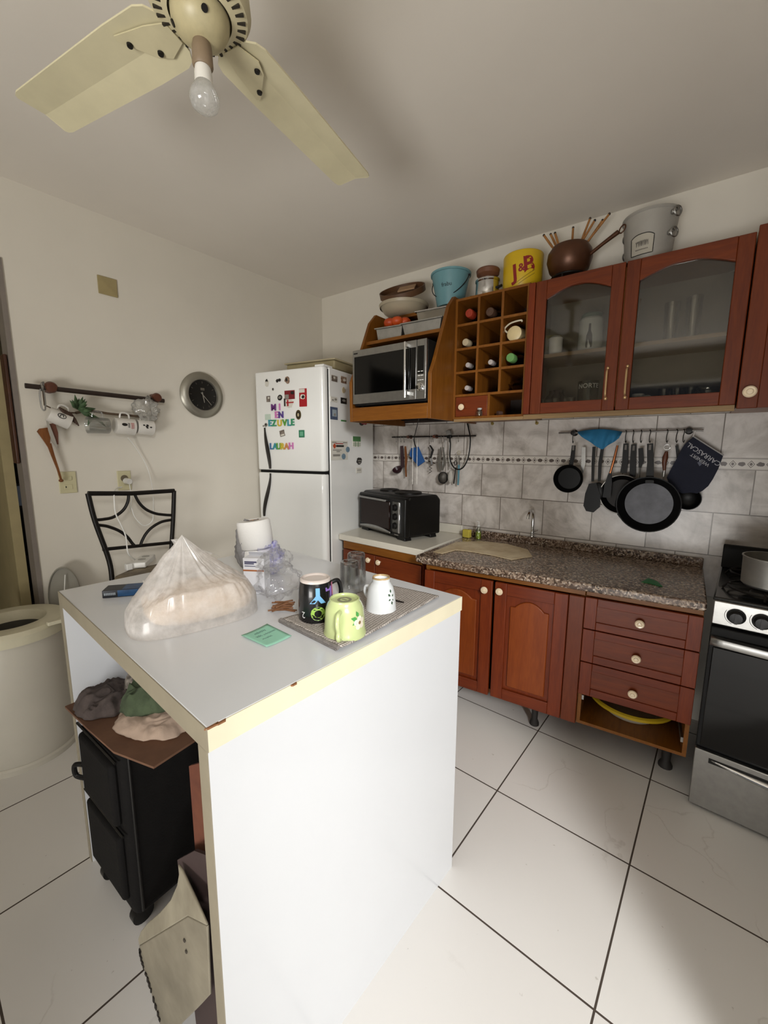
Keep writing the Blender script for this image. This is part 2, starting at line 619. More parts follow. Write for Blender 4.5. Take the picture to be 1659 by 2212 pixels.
TILE = tile_mat()
X0 = at_y(1135, 943, 2.42).x
struct('trim_1', MB().bx(-1.95, .74, 2.412, 2.4195, .64, 1.2385), TILE, origin=(X0, 2.412, 1.2385))
struct('trim_2', MB().bx(-1.95, .74, 2.411, 2.4195, 1.2385, 1.2885), border_mat(), origin=(X0, 2.411, 1.2385))
struct('trim_3', MB().bx(-1.95, .74, 2.412, 2.4195, 1.2885, 1.50), TILE, origin=(X0, 2.412, 1.2885))

# doorway at the left: frame, cream door leaf opened into the hall, wooden strip
FRAMEG = mat('grey_metal_frame', '857c74', .5, .1)
d1 = struct('door_1', MB().prism([WEND+WLN*.006+WLT*.012, WEND+WLN*.006-WLT*.006, WEND-WLN*.106-WLT*.006, WEND-WLN*.106+WLT*.012], (0, 0, 2.13))
            .bx(-2.60, -2.49, -.36, -.34, 0, 2.13), FRAMEG, origin=WEND)
DLEAF = mat('cream_door_leaf', 'a89a72', .55)
HP = [V((-2.585, .50, .01)), V((-2.585, .54, .01)), V((-3.30, .56, .01)), V((-3.30, .52, .01))]
struct('door_leaf', MB().prism(HP, (0, 0, 2.07)), DLEAF, d1, w=True)
struct('strike_strip', MB().bx(-2.535, -2.474, .529, .542, 1.25, 1.73), mat('dark_brown_strip', '4a2a18', .5, var=.3, vs=20), d1, w=True, bevel=.004)

# ------------------------------------------------------------------ white breakfast island
ISL = thing('kitchen_island', 'white laminate kitchen island with cream edge bands and open front', 'kitchen island', (-.5464, .2946, 0), rad(-4.5))
IW, ID, IH = .916, .752, .904
fin('tabletop', MB().bx(-IW, -.002, .002, ID, IH-.04, IH), LAM, ISL, bevel=.0015)
fin('edge_band', MB().bx(-.002, 0, .002, ID, IH-.041, IH-.0005), EDGE, ISL, label='cream edge band along the right edge of the top')
fin('edge_band', MB().bx(-IW, 0, 0, .002, IH-.041, IH-.0005), mat('shaded_edge_band', '968d79', .5, var=.12), ISL, label='shade-greyed cream edge band along the open front of the top')  # cream band facing away from the door; its shade is put into the colour
fin('side_panel', MB().bx(-.032, -.003, .002, ID-.002, 0, IH-.04), LAM, ISL)
fin('side_panel', MB().bx(-IW, -IW+.03, .002, ID-.002, 0, IH-.04), LAM, ISL)
for a, b in ((-.032, -.003), (-IW, -IW+.03)): fin('edge_band', MB().bx(a, b, .0, .002, 0, IH-.04), mat('shaded_edge_band', '968d79'), ISL, label='shade-greyed cream edge band on the front edge of a side panel')
chip = MB()
for x, y, s in [(-.002, .008, .010), (-.0005, .022, .008), (-.0005, .16, .006)]:
    chip.prism([V((x, y-s, IH+.0002)), V((x+.0032, y-s*.5, IH+.0002)), V((x+.0032, y+s, IH+.0002)), V((x-.001, y+s*1.3, IH+.0002))], (0, 0, -.003))
fin('chipped_edge', chip, mat('bare_chipboard', '8a5c38', .8, var=.3, vs=60), ISL, label='brown chipped spots on the edge')

# ------------------------------------------------------------------ shared cabinet pieces
def knob(parent, x, z, y=0, r=.0165, m=None):
    k = fin('knob', MB().lathe([(0, 0), (.006, 0), (.006, .012), (.012, .013), (r, .018), (r, .022), (r*.8, .026), (r*.55, .0255), (r*.4, .029), (0, .030)], 20, (x, y, z), (0, -1, 0)), m or KNOBC, parent)
    return k


def arch_poly(x0, x1, z0, z1, h, n=14, sh=.12):
    """rect outline whose top edge is a shallow cathedral arch"""
    pts = [(x0, z0), (x1, z0), (x1, z1-h)]
    w_ = x1-x0
    for i in range(n+1):
        u = i/n
        pts.append((x1-w_*(sh+(1-2*sh)*u), z1-h+h*math.sin(PI*u)**.8))
    pts.append((x0, z1-h))
    return pts


def frame_ring(x0, x1, z0, z1, w_, ya, yb):
    """one connected rectangular frame"""
    o = [(x0, z0), (x1, z0), (x1, z1), (x0, z1)]
    i_ = [(x0+w_, z0+w_), (x1-w_, z0+w_), (x1-w_, z1-w_), (x0+w_, z1-w_)]
    vs = [V((a, y, b)) for y in (ya, yb) for a, b in o+i_]
    fs = []
    for k in range(4):
        n = (k+1) % 4
        fs += [(k, n, 4+n, 4+k), (8+k, 8+n, 12+n, 12+k), (k, n, 8+n, 8+k), (4+k, 4+n, 12+n, 12+k)]
    return MB().add(vs, fs)


def panel_door(parent, x0, x1, z0, z1, name='door', fw=.055, knobx=None, kz=None):
    d = fin(name, MB().bx(x0+.001, x1-.001, -.009, 0, z0+.001, z1-.001), CHERRY_Z, parent, bevel=.001)
    for a, b in ((x0, x0+fw), (x1-fw, x1)): fin('stile', MB().bx(a, b, -.02, -.009, z0, z1), CHERRY_Z, d, bevel=.003)
    for a, b in ((z0, z0+fw), (z1-fw, z1)): fin('rail', MB().bx(x0+fw, x1-fw, -.0195, -.009, a, b), CHERRY_X, d, bevel=.002)
    pl = arch_poly(x0+fw+.018, x1-fw-.018, z0+fw+.018, z1-fw-.014, .035)
    fin('panel', MB().prism([V((a, -.008, b)) for a, b in pl], (0, -.010, 0)), CHERRY_P, d, bevel=.005, seg=3)
    if knobx is not None: knob(d, knobx, kz, -.02)
    return d


def glass_door(parent, x0, x1, z0, z1, hx, y=0, fw=.05):
    d = fin('door', frame_ring(x0+.001, x1-.001, z0+.001, z1-.001, fw-.004, y-.010, y), CHERRY_D, parent)
    for a, b in ((x0, x0+fw), (x1-fw, x1)): fin('stile', MB().bx(a, b, y-.02, y-.010, z0, z1), CHERRY_D, d, bevel=.003)
    fin('rail', MB().bx(x0+fw, x1-fw, y-.0195, y-.010, z0, z0+fw), CHERRY_DX, d, bevel=.002)
    n = 12
    pts = [(x0+fw, z1), (x0+fw, z1-fw-.035)]
    for i in range(n+1):
        u = i/n
        pts.append((x0+fw+(x1-x0-2*fw)*u, z1-fw-.035+.04*math.sin(PI*u)))
    pts.append((x1-fw, z1))
    fin('rail', MB().prism([V((a, y-.0195, b)) for a, b in pts], (0, .0165, 0)), CHERRY_DX, d, bevel=.002)
    fin('glass_pane', MB().bx(x0+fw-.003, x1-fw+.003, y-.008, y-.005, z0+fw-.003, z1-fw+.002), PANE, d, smooth=False)
    hz0 = z0+.055
    h = MB().tube(smooth_path([(hx, y-.016, hz0), (hx, y-.042, hz0+.012), (hx, y-.045, hz0+.06), (hx, y-.042, hz0+.108), (hx, y-.016, hz0+.12)], 5), .0045, 8)
    fin('handle', h, BRASS, d)
    for zz, rr in ((hz0-.004, .008), (hz0+.124, .007)): fin('handle_mount', MB().sph((hx, y-.024, zz), rr, 10, 8), BRASS, d)
    return d


# ------------------------------------------------------------------ base cabinets under the granite
BT = ((-.98, 1.775, 0), rad(4))
B1 = thing('base_cabinet', 'cherry base cabinet with two arched panel doors under the granite worktop', 'cabinet', *BT)
c = MB().bx(-.05, -.032, .0, .52, .14, .745).bx(.670, .688, 0, .52, .14, .745).bx(-.05, .688, .02, .52, .14, .158).bx(-.05, .688, .505, .52, .14, .745)
fin('carcass', c, HONEY_Z, B1)
fin('top_rail', MB().bx(-.05, .688, -.004, .018, .722, .745), HONEY_X, B1, bevel=.002)
fin('stile', MB().bx(.628, .688, -.02, 0, .148, .720), CHERRY_D, B1, bevel=.003)
panel_door(B1, -.05, .300, .146, .718, knobx=.268, kz=.676)
panel_door(B1, .312, .626, .148, .718, knobx=.338, kz=.682)
for lx, ly in ((.02, .1), (.50, .10), (.02, .45), (.62, .45)):
    fin('leg', MB().lathe([(0, 0), (.022, 0), (.022, .01), (.014, .03), (.016, .12), (.035, .138), (0, .14)], 14, (lx, ly, 0)), RUBBER, B1)

B2 = thing('drawer_cabinet', 'cherry drawer cabinet with three drawers above an open compartment, beside the cooker', 'cabinet', *BT)
c = MB().bx(.690, .704, 0, .52, .145, .745).bx(1.066, 1.08, 0, .5, .145, .745).bx(.704, 1.066, .0, .5, .145, .158).bx(.704, 1.066, .49, .5, .158, .745).bx(.704, 1.066, .012, .45, .288, .296)
fin('carcass', c, HONEY_Y, B2)
fin('top_rail', MB().bx(.690, 1.08, -.004, .012, .724, .745), HONEY_X, B2, bevel=.002)
for z0, z1, kz in ((.588, .722, .655), (.442, .584, .510), (.292, .438, .360)):
    f = .045
    d = fin('drawer', MB().bx(.691, 1.079, -.010, 0, z0+.001, z1-.001), CHERRY_DX, B2, bevel=.001)
    for a, b in ((.690, .690+f), (1.08-f, 1.08)): fin('stile', MB().bx(a, b, -.02, -.010, z0, z1), CHERRY_Z, d, bevel=.002)
    for a, b in ((z0, z0+f*.75), (z1-f*.75, z1)): fin('rail', MB().bx(.690+f, 1.08-f, -.0195, -.010, a, b), CHERRY_X, d, bevel=.002)
    fin('panel', MB().bx(.690+f, 1.08-f, -.013, -.010, z0+f*.75, z1-f*.75), CHERRY_DX, d)
    knob(d, .886, kz, -.013)
for a, b, c0_, c1_ in ((.704, .712, .255, .275), (1.058, 1.066, .2, .22)): fin('runner', MB().bx(a, b, .005, .4, c0_, c1_), STEEL, B2, label='metal drawer runner inside the open compartment')
for lx, ly in ((.75, .30), (1.03, .12), (.75, .45), (1.03, .45)):
    fin('leg', MB().lathe([(0, 0), (.026, 0), (.026, .01), (.016, .03), (.02, .12), (.038, .143), (0, .145)], 14, (lx, ly, 0)), RUBBER, B2)

# granite worktop with upstand
GR = granite_mat()
WT = thing('granite_worktop', 'brown speckled granite worktop with low upstand along the tiles', 'worktop', (-.98, 1.775, .745), 0)
ca, sa = math.cos(rad(4)), math.sin(rad(4))
def bl(lx, ly, z): return V((-.98+lx*ca-ly*sa, 1.775+lx*sa+ly*ca, z))
p1, p2 = bl(-.055, -.024, .746), bl(1.083, -.024, .746)
fin('slab', MB().prism([p1, p2, V((p2.x-.0, 2.41, .746)), V((-1.095, 2.41, .746)), V((-1.095, p1.y+.02, .746))], (0, 0, .034)), GR, WT, w=True, bevel=.006, seg=3)
fin('upstand', MB().bx(-1.095, .10, 2.388, 2.411, .780, .822), GR, WT, w=True, bevel=.003)
one('worn_board', 'worn cream board lying flat on the granite beside the white countertop', 'board',
    MB().prism([at_z(x, y, .781) for x, y in [(935, 1193), (985, 1172), (1040, 1170), (1095, 1176), (1140, 1188), (1150, 1203), (1105, 1210), (1060, 1200), (1020, 1193), (985, 1189), (955, 1197)]], (0, 0, .004)),
    mat('worn_cream', 'd8c8a8', .55, c2='b49c74', vs=9, bump=.1), bevel=.0015)

# ------------------------------------------------------------------ white-topped cabinet
B3 = thing('base_cabinet', 'low cherry cabinet with white countertop and two knobs, beside the fridge', 'cabinet', (-1.73, 1.93, 0), rad(-4))
fin('carcass', MB().bx(-.0, .018, .0, .47, .0, .745).bx(.597, .615, 0, .45, 0, .745).bx(.018, .597, .02, .45, .08, .098).bx(.018, .597, .03, .04, 0, .08), CHERRY_Z, B3)
fin('apron', MB().bx(0, .615, -.012, .0, .696, .745), HONEY_X, B3, bevel=.002)
for x0, x1, kx in ((.004, .272, .235), (.276, .611, .315)):
    d = fin('door', MB().bx(x0, x1, -.018, 0, .10, .692), CHERRY_DX, B3, bevel=.003)
    knob(d, kx, .662, -.018)
# (its top is a separate slab)
one('countertop', 'white laminate countertop slab under the black toaster oven', 'worktop',
    MB().prism([V((-1.768, 1.915, .746)), V((-1.105, 1.866, .746)), V((-1.105, 2.41, .746)), V((-1.83, 2.41, .746))], (0, 0, .038)).bx(-1.60, -1.13, 2.385, 2.41, .784, .84),
    mat('white_counter', 'd9d4c6', .3, var=.05), bevel=.004)

# ------------------------------------------------------------------ upper units
MU = thing('microwave_shelf_unit', 'honey wood wall unit with sloping sides holding the microwave', 'shelf unit', (-1.34, 2.41, 1.475))
def side(x0, x1):
    prof = [(2.41, 1.478), (1.852, 1.478), (1.848, 1.70), (1.879, 1.755), (1.90, 1.80), (2.02, 2.06), (2.08, 2.12), (2.41, 2.12)]
    return MB().prism([V((x0, y, z)) for y, z in prof], (x1-x0, 0, 0))
fin('side_panel', side(-1.09, -1.07), HONEY_Z, MU, w=True, bevel=.002)
fin('side_panel', side(-1.61, -1.592), HONEY_Z, MU, w=True, bevel=.002)
fin('bottom_board', MB().bx(-1.592, -1.09, 1.87, 2.40, 1.535, 1.555), HONEY_X, MU, w=True)
fin('apron', MB().bx(-1.592, -1.09, 1.852, 1.870, 1.480, 1.556), HONEY_X, MU, w=True, bevel=.002)
fin('shelf', MB().bx(-1.592, -1.09, 1.985, 2.40, 1.928, 1.945), HONEY_X, MU, w=True)
fin('top_board', MB().bx(-1.592, -1.09, 2.17, 2.40, 2.10, 2.118), HONEY_X, MU, w=True)
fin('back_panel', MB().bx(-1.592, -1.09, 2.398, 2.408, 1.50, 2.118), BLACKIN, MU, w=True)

WR = thing('wine_rack', 'honey wood wine rack of twelve square cells with a small drawer below', 'wine rack', (-.873, 2.41, 1.49))
xs, zs = [-1.063, -.938, -.812, -.686], [2.10, 1.972, 1.850, 1.730, 1.610, 1.492]
rk = MB()
th = .006
for i, x in enumerate(xs):
    z0 = zs[-1] if i in (0, 3) else zs[4]
    rk.bx(x-th, x+th, 2.09, 2.40, z0, zs[0]+th)
for z in zs: rk.bx(xs[0]-th, xs[3]+th, 2.0902, 2.40, z-th, z+th)
rk.bx(-.865-th, -.865+th, 2.0901, 2.40, zs[5], zs[4])
fin('lattice', rk, HONEY_Z, WR, w=True)
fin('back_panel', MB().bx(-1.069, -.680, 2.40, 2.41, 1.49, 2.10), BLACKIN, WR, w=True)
dr = fin('drawer', MB().bx(-1.055, -.873, 2.092, 2.38, 1.499, 1.603), CHERRY_DX, WR, w=True, bevel=.002)
k_ = knob(dr, 0, 0); k_.location = (-1.012+.873, 2.092-2.41, 1.548-1.49)

GC = thing('glass_door_cabinet', 'cherry wall cabinet with two arched glass doors', 'cabinet', (-.28, 2.41, 1.47))
gx0, gx1, gz0, gz1 = -.679, .122, 1.494, 2.094
c = MB().bx(gx0, gx0+.016, 2.09, 2.40, gz0, gz1).bx(gx1-.016, gx1, 2.09, 2.40, gz0, gz1).bx(gx0, gx1, 2.09, 2.40, gz1-.016, gz1).bx(gx0, gx1, 2.09, 2.40, gz0, gz0+.016).bx(-.292, -.272, 2.09, 2.40, gz0, gz1)
fin('carcass', c, HONEY_Z, GC, w=True)
fin('back_panel', MB().bx(gx0, gx1, 2.40, 2.41, gz0, gz1), mat('grey_back', '7c7264', .7), GC, w=True)
SHZ = 1.775
fin('shelf', MB().bx(gx0+.016, -.292, 2.12, 2.40, SHZ-.016, SHZ).bx(-.272, gx1-.016, 2.12, 2.40, SHZ-.016, SHZ), PALEW, GC, w=True)
fin('stile', MB().bx(gx0, gx0+.03, 2.068, 2.09, gz0, gz1), CHERRY_Z, GC, w=True, bevel=.002)
glass_door(GC, gx0+.28+.032, -.283+.28, gz0-1.47, gz1-1.47, -.318+.28, y=-.32)
glass_door(GC, -.279+.28, gx1+.28, gz0-1.47, gz1-1.47, -.244+.28, y=-.32)
fin('light_rail', MB().bx(gx0, gx1, 2.085, 2.12, 1.472, 1.494), PALEW, GC, w=True)
fin('light_rail', MB().bx(-1.06, -.68, 2.085, 2.12, 1.472, 1.486), PALEW, WR, w=True)

EC = thing('wall_cabinet', 'plain cherry wall cabinet with round cream knob at the right picture edge', 'cabinet', (.33, 2.41, 1.47))
fin('carcass', MB().bx(.128, .53, 2.09, 2.41, 1.485, 2.108), HONEY_Z, EC, w=True)
d = fin('door', MB().bx(.127, .529, 2.072, 2.088, 1.479, 2.111), CHERRY_D, EC, w=True, bevel=.001)
for a, b in ((.126, .185), (.47, .53)): fin('stile', MB().bx(a-.33, b-.33, 2.064-2.41, 2.0718-2.41, 1.478-1.47, 2.112-1.47), CHERRY_D, d, bevel=.003)
fin('panel', MB().bx(.186-.33, .469-.33, 2.068-2.41, 2.0718-2.41, 1.48-1.47, 2.11-1.47), CHERRY_D, d)
k_ = knob(d, 0, 0, r=.021); k_.location = (.157-.33, 2.064-2.41, 1.536-1.47)

# ------------------------------------------------------------------ microwave
MW = thing('microwave_oven', 'silver microwave oven with black window and vertical bar handle', 'microwave', (-1.34, 1.84, 1.556))
fin('body', MB().bx(-1.58, -1.098, 1.862, 2.30, 1.566, 1.868), BLACKM, MW, w=True, bevel=.004)
fin('door', MB().bx(-1.582, -1.158, 1.846, 1.862, 1.576, 1.868), STEEL, MW, w=True, bevel=.003)
fin('window', MB().bx(-1.568, -1.20, 1.843, 1.850, 1.628, 1.832), BLKGLASS, MW, w=True, bevel=.002, label='black window of the door')
fin('control_panel', MB().bx(-1.156, -1.100, 1.846, 1.862, 1.576, 1.868), STEEL, MW, w=True, bevel=.003)
fin('side_strip', MB().bx(-1.198, -1.160, 1.8445, 1.850, 1.628, 1.832), BLKGLASS, MW, w=True)
h = MB().tube([(-1.211, 1.822, 1.585), (-1.211, 1.822, 1.86)], .007, 10).bx(-1.216, -1.196, 1.822, 1.848, 1.60, 1.616).bx(-1.216, -1.196, 1.822, 1.848, 1.835, 1.85)
fin('handle', h, CHROME, MW, w=True)
fin('display', MB().bx(-1.150, -1.112, 1.8435, 1.848, 1.70, 1.835), BLKGLASS, MW, w=True)
b = MB()
for i in range(2):
    for j in range(2): b.bx(-1.146+i*.018, -1.134+i*.018, 1.8425, 1.846, 1.690-j*.02+.02, 1.6935-j*.02+.02)
for i in range(3): b.bx(-1.148+i*.013, -1.139+i*.013, 1.843, 1.846, 1.668, 1.671)
fin('button', b, WHITE, MW, w=True, label='pale button marks below the display')
fin('dial', MB().lathe([(0, 0), (.021, 0), (.021, .006), (.016, .008), (.015, .02), (0, .021)], 24, (-1.131, 1.846, 1.636), (0, -1, 0)), CHROME, MW, w=True)
for x in (-1.55, -1.13):
    fin('foot', MB().cyl((x, 1.9, 1.556), (x, 1.9, 1.567), .012), BLACK, MW, w=True)
fin('badge', MB().bx(-1.572, -1.545, 1.8445, 1.847, 1.847, 1.853), BLACK, MW, w=True)

# ------------------------------------------------------------------ on and in the microwave unit's shelf
def tin(name, label, cat, c, L, W, H, rz, m, rim=.008, group=None):
    cx, cy, cz = c
    mb = MB()
    R = Matrix.Rotation(rz, 4, 'Z')
    def ring(l, w_, z): return [V((-l, -w_, z)), V((l, -w_, z)), V((l, w_, z)), V((-l, w_, z))]
    rings = [ring(L*.44, W*.44, 0), ring(L*.5, W*.5, H), ring(L*.5+rim, W*.5+rim, H), ring(L*.5+rim, W*.5+rim, H-.004), ring(L*.5, W*.5, H-.006)]
    vs = [p for r in rings for p in r]
    fs = [(0, 1, 2, 3)]
    for k in range(4):
        for i in range(4): fs.append((k*4+i, k*4+(i+1) % 4, k*4+4+(i+1) % 4, k*4+4+i))
    vs2 = ring(L*.43, W*.43, .003)
    mb.add(vs, fs)
    mb.xf(Matrix.Translation(V(c)) @ R)
    return one(name, label, cat, mb, m, group, solid=.0012, off=1)
tin('loaf_tin', 'small tapered loaf tin on the shelf above the microwave, leftmost', 'baking tin', (-1.47, 2.09, 1.9455), .17, .12, .075, .12, ALU)
tin('baking_tray', 'long rectangular metal baking tin on the shelf above the microwave', 'baking tin', (-1.235, 2.09, 1.9455), .24, .17, .065, .05, ALU)
tin('baking_tray', 'shiny metal tray stacked on top of the long baking tin', 'baking tin', (-1.205, 2.13, 2.0125), .19, .13, .065, .1, CHROME)
mb = MB()
for i in range(6):
    a = i*PI/3
    mb.sph((-1.445+.052*math.cos(a), 2.09+.045*math.sin(a), 2.048), (.036, .036, .026), 12, 8)
mb.sph((-1.445, 2.09, 2.048), (.05, .05, .026), 14, 8)
one('cake_mould', 'orange fluted mould under the big beige bowl', 'mould', mb, mat('orange_silicone', 'c84e18', .45, c2='963010'), origin=(-1.445, 2.09, 2.02))
BW = thing('mixing_bowl', 'large beige mixing bowl on top of the microwave unit', 'bowl', (-1.475, 2.20, 2.118))
fin('bowl', MB().lathe([(0, .0), (.09, 0), (.120, .02), (.142, .055), (.146, .062), (.150, .062), (.148, .052), (.145, .046)], 40, (0, 0, 0)).lathe([(.143, .06), (.116, .024), (.08, .006), (0, .005)], 40), mat('beige_bowl', 'b0a48c', .4, var=.08), BW)
SV = thing('sieve', 'brown rimmed sieve lying inside the beige mixing bowl', 'sieve', (-1.475, 2.20, 2.215))
fin('rim', MB().lathe([(.132, .03), (.138, .03), (.138, .062), (.132, .062)], 40, closed=True), mat('brown_rim', '5e3f26', .5), SV)
fin('mesh', MB().lathe([(.132, .034), (.09, .020), (0, .016)], 40), mat('brown_mesh', '6e5038', .7), SV)
fin('cloth_piece', MB().obx((.015, .045, .052), (.050, .012, 0), (-.01, .05, .0), (0, 0, .004)), mat('beige_paper', 'b08c68', .7), SV, bevel=.002)
SV.rotation_euler = (rad(32), 0, rad(12))

# ------------------------------------------------------------------ wine rack contents
def cell(px, py, y=2.12): return at_y(px, py, y)
cap = MB().lathe([(0, 0), (.016, 0), (.017, .004), (.017, .05), (.0155, .052), (.0155, .08), (.038, .15), (.038, .26), (0, .262)], 20, (0, 0, 0), (0, 1, 0))
def bottle(px, py, capm, label, floorz, r=.0155, y=2.13, bodym=None):
    p = at_y(px, py, y)
    p.z = max(p.z, floorz+.0385) if r < .02 else p.z
    B = thing('wine_bottle', label, 'bottle', (p.x, 2.26, floorz), 0, 'bottles lying in the wine rack')
    L = 2.395-y
    zc = p.z-floorz
    fin('bottle', MB().lathe([(0, .012), (r*.86, .012), (r*.86, .06), (.036, .12), (.036, L), (0, L)], 20, (0, y-2.26, zc), (0, 1, 0)), bodym or DARKBOTTLE, B)
    fin('cap', MB().lathe([(0, 0), (r*.9, 0), (r, .003), (r, .05), (r*.9, .05)], 20, (0, y-2.26, zc), (0, 1, 0)).lathe([(r*.35, -.0012), (r*.55, -.0012), (r*.55, 0), (r*.35, 0)], 16, (0, y-2.26, zc), (0, 1, 0), closed=True), capm, B)
    return B
CAPW = mat('grey_white_foil', 'c8c0bc', .35, .2)
CAPR = mat('red_foil', 'a83c28', .35)
CAPG = mat('green_foil', '6ca05c', .35)
CAPB = mat('bronze_foil', '5a4234', .35)
bottle(1013, 676, CAPR, 'bottle with red cap in the top left cell of the wine rack', 1.978, .022)
bottle(1058, 673, CAPB, 'dark bottle lying in the top middle cell of the wine rack', 1.978, .022)
bottle(1005, 744, mat('cream_foil', 'c8b898', .4), 'bottle with pale neck ring in the second row, left cell of the wine rack', 1.856, .019)
bottle(1010, 791, CAPW, 'white capped bottle in the third row, left cell of the wine rack', 1.736, .0135)
bottle(1059, 785, CAPW, 'white capped bottle in the third row, middle cell of the wine rack', 1.736, .0135)
bottle(1102, 772, CAPG, 'green capped bottle in the third row, right cell of the wine rack', 1.736, .022)
bottle(1008, 840, CAPW, 'white capped bottle in the fourth row, left cell of the wine rack', 1.616, .0135)
p = at_y(1110, 720, 2.11)
J = thing('jug', 'small cream jug lying with its handle up in a wine rack cell', 'jug', (p.x, 2.2, 1.856))
fin('body', MB().lathe([(0, 0), (.03, 0), (.036, .004), (.037, .03), (.042, .1), (.042, .16), (0, .165)], 24, (0, p.y-2.2, p.z-1.856), (0, 1, 0)), mat('cream_glaze', 'd8c494', .35), J)
fin('handle', MB().tube(smooth_path([(-.036, p.y-2.19, p.z-1.856+.01), (-.052, p.y-2.19, p.z-1.856+.03), (-.02, p.y-2.2, p.z-1.856+.05), (.03, p.y-2.2, p.z-1.856+.056), (.036, p.y-2.195, p.z-1.856+.05)], 5), .004, 8), mat('white_wire', 'd8d0b8', .4), J)
p = at_y(1110, 832, 2.12)
one('glass_dish', 'dark glass dishes piled in the fourth row, right cell of the wine rack', 'dish',
    MB().lathe([(.02, 0), (.045, .03), (.043, .03), (.018, .003)], 24, (p.x, 2.2, 1.618), closed=True).lathe([(.02, .02), (.047, .052), (.045, .052), (.018, .023)], 24, (p.x, 2.2, 1.618), closed=True), glassy('smoky_glass', (.5, .38, .34), .25))
p = at_y(1037, 886, 2.08)
gj = thing('small_jar', 'small clear jar hanging in front of the wine rack drawer', 'jar', (p.x, 2.075, 1.499))
fin('jar', MB().lathe([(0, 0), (.014, 0), (.015, .004), (.015, .022), (.011, .026), (.011, .03), (.0095, .03), (.0095, .0255), (.013, .0215), (.013, .004), (0, .002)], 16, (0, 0, 0)), GLASS, gj)
fin('lid', MB().cyl((0, 0, .03), (0, 0, .038), .012), mat('grey_lid', 'a8a8a4', .4), gj)
one('cork', 'small dark cork in the open cell beside the little drawer', 'cork', MB().cyl((-.83, 2.13, 1.499), (-.815, 2.15, 1.499), .012).xf(Matrix.Translation((0, 0, .012))), mat('dark_cork', '4e362c', .8))

# ------------------------------------------------------------------ things on top of the wall units
TOPZ = 2.118
def txt_cyl(mb, t, size, c, r0, zc, ang, slope=0., rot=0., ext=.0006, bold=.0, rfun=None):
    """letters bent around a vertical cylinder centred on c"""
    def f(x, y, z):
        r = r0+slope*y+.0006+z*.5
        a = ang+x/r0
        return V((c[0]+r*math.cos(a), c[1]+r*math.sin(a), zc+y))
    return mb.text(t, size, f, ext, rot, bold)
def face_ang(c): return math.atan2(-c[1], -c[0])

# blue bucket
p = at_y(974, 642, 2.22)
BK = thing('bucket', 'light blue bucket with dark wire handle on the wall unit', 'bucket', (-1.172, 2.22, TOPZ))
TB = mat('light_blue_plastic', '6a979e', .4, var=.08)
fin('pail', MB().lathe([(0, 0), (.072, 0), (.106, .165), (.112, .165), (.113, .175), (.108, .177), (.104, .172), (.070, .004), (0, .004)], 40).lathe([(.072, 0), (.076, .03), (.0765, .028)], 40), TB, BK)
fin('handle', MB().tube(arc((0, 0, .15), (.112, 0, 0), (0, -.07, -.11), 0, PI, 20), .0025, 8).sph((.112, 0, .15), .006, 8, 6).sph((-.112, 0, .15), .006, 8, 6), BLKMETAL, BK)
a = face_ang((-1.172, 2.22))
fin('lettering', txt_cyl(MB(), 'frabu', .028, (0, 0), .093, .095, a-.25, slope=.2, rot=.05), mat('dark_ink', '20302e', .6), BK)

# fondue burner pot
FB = thing('burner_pot', 'small steel burner pot topped with a brown bowl, between blue bucket and yellow bucket', 'pot', (-.943, 2.20, 2.106))
fin('pot', MB().lathe([(0, 0), (.058, 0), (.062, .01), (.060, .085), (.064, .09), (.064, .098), (.054, .101), (0, .102)], 32), CHROME, FB)
fin('bowl', MB().lathe([(0, .102), (.036, .102), (.038, .112), (.058, .126), (.061, .146), (.057, .152), (.05, .14), (0, .13)], 32), mat('brown_glaze', '6e4630', .4), FB)
fin('handle', MB().tube([(.056, -.01, .05), (.084, -.014, .055)], .007, 8), BLACK, FB)
fin('handle', MB().tube([(-.056, -.01, .03), (-.09, -.02, .03)], .006, 8), BLACK, FB)

# yellow ice bucket with lettering
YB = thing('ice_bucket', 'yellow cylindrical ice bucket with red J&B lettering on the wine rack', 'ice bucket', (-.772, 2.24, 2.106))
YEL = mat('yellow_plastic', 'd4b01c', .35, var=.06)
fin('bucket', MB().lathe([(0, 0), (.092, 0), (.095, .004), (.098, .18), (.096, .185), (.09, .187), (0, .187)], 48), YEL, YB, ang=50)
a = face_ang((-.772, 2.24))
lt = MB()
txt_cyl(lt, 'J', .098, (0, 0), .0965, .082, a-.40, slope=.016, rot=.12, bold=.03)
txt_cyl(lt, '&', .05, (0, 0), .0965, .100, a-.08, slope=.016, rot=.12, bold=.025)
txt_cyl(lt, 'B', .10, (0, 0), .0965, .112, a+.28, slope=.016, rot=.12, bold=.03)
fin('lettering', lt, mat('dark_red_ink', '8c1c1c', .5), YB)
st = MB()
for k, (x0, x1, z0, z1) in enumerate(((-.42, .62, .028, .092), (-.2, .62, .028, .076))):
    def q(u, v):
        an = a+x0+(x1-x0)*u
        r = .0965+.0007
        return V((r*math.cos(an), r*math.sin(an), z0+(z1-z0)*u-.0022*v))
    st.grid(q, 14, 2)
fin('stripe', st, mat('olive_ink', '6e6414', .5), YB)
top_t = MB()
txt_cyl(top_t, 'RARE', .018, (0, 0), .0965, .165, a-.1, slope=.016, rot=.14)
fin('small_lettering', top_t, mat('dark_red_ink', '8c1c1c', .5), YB)

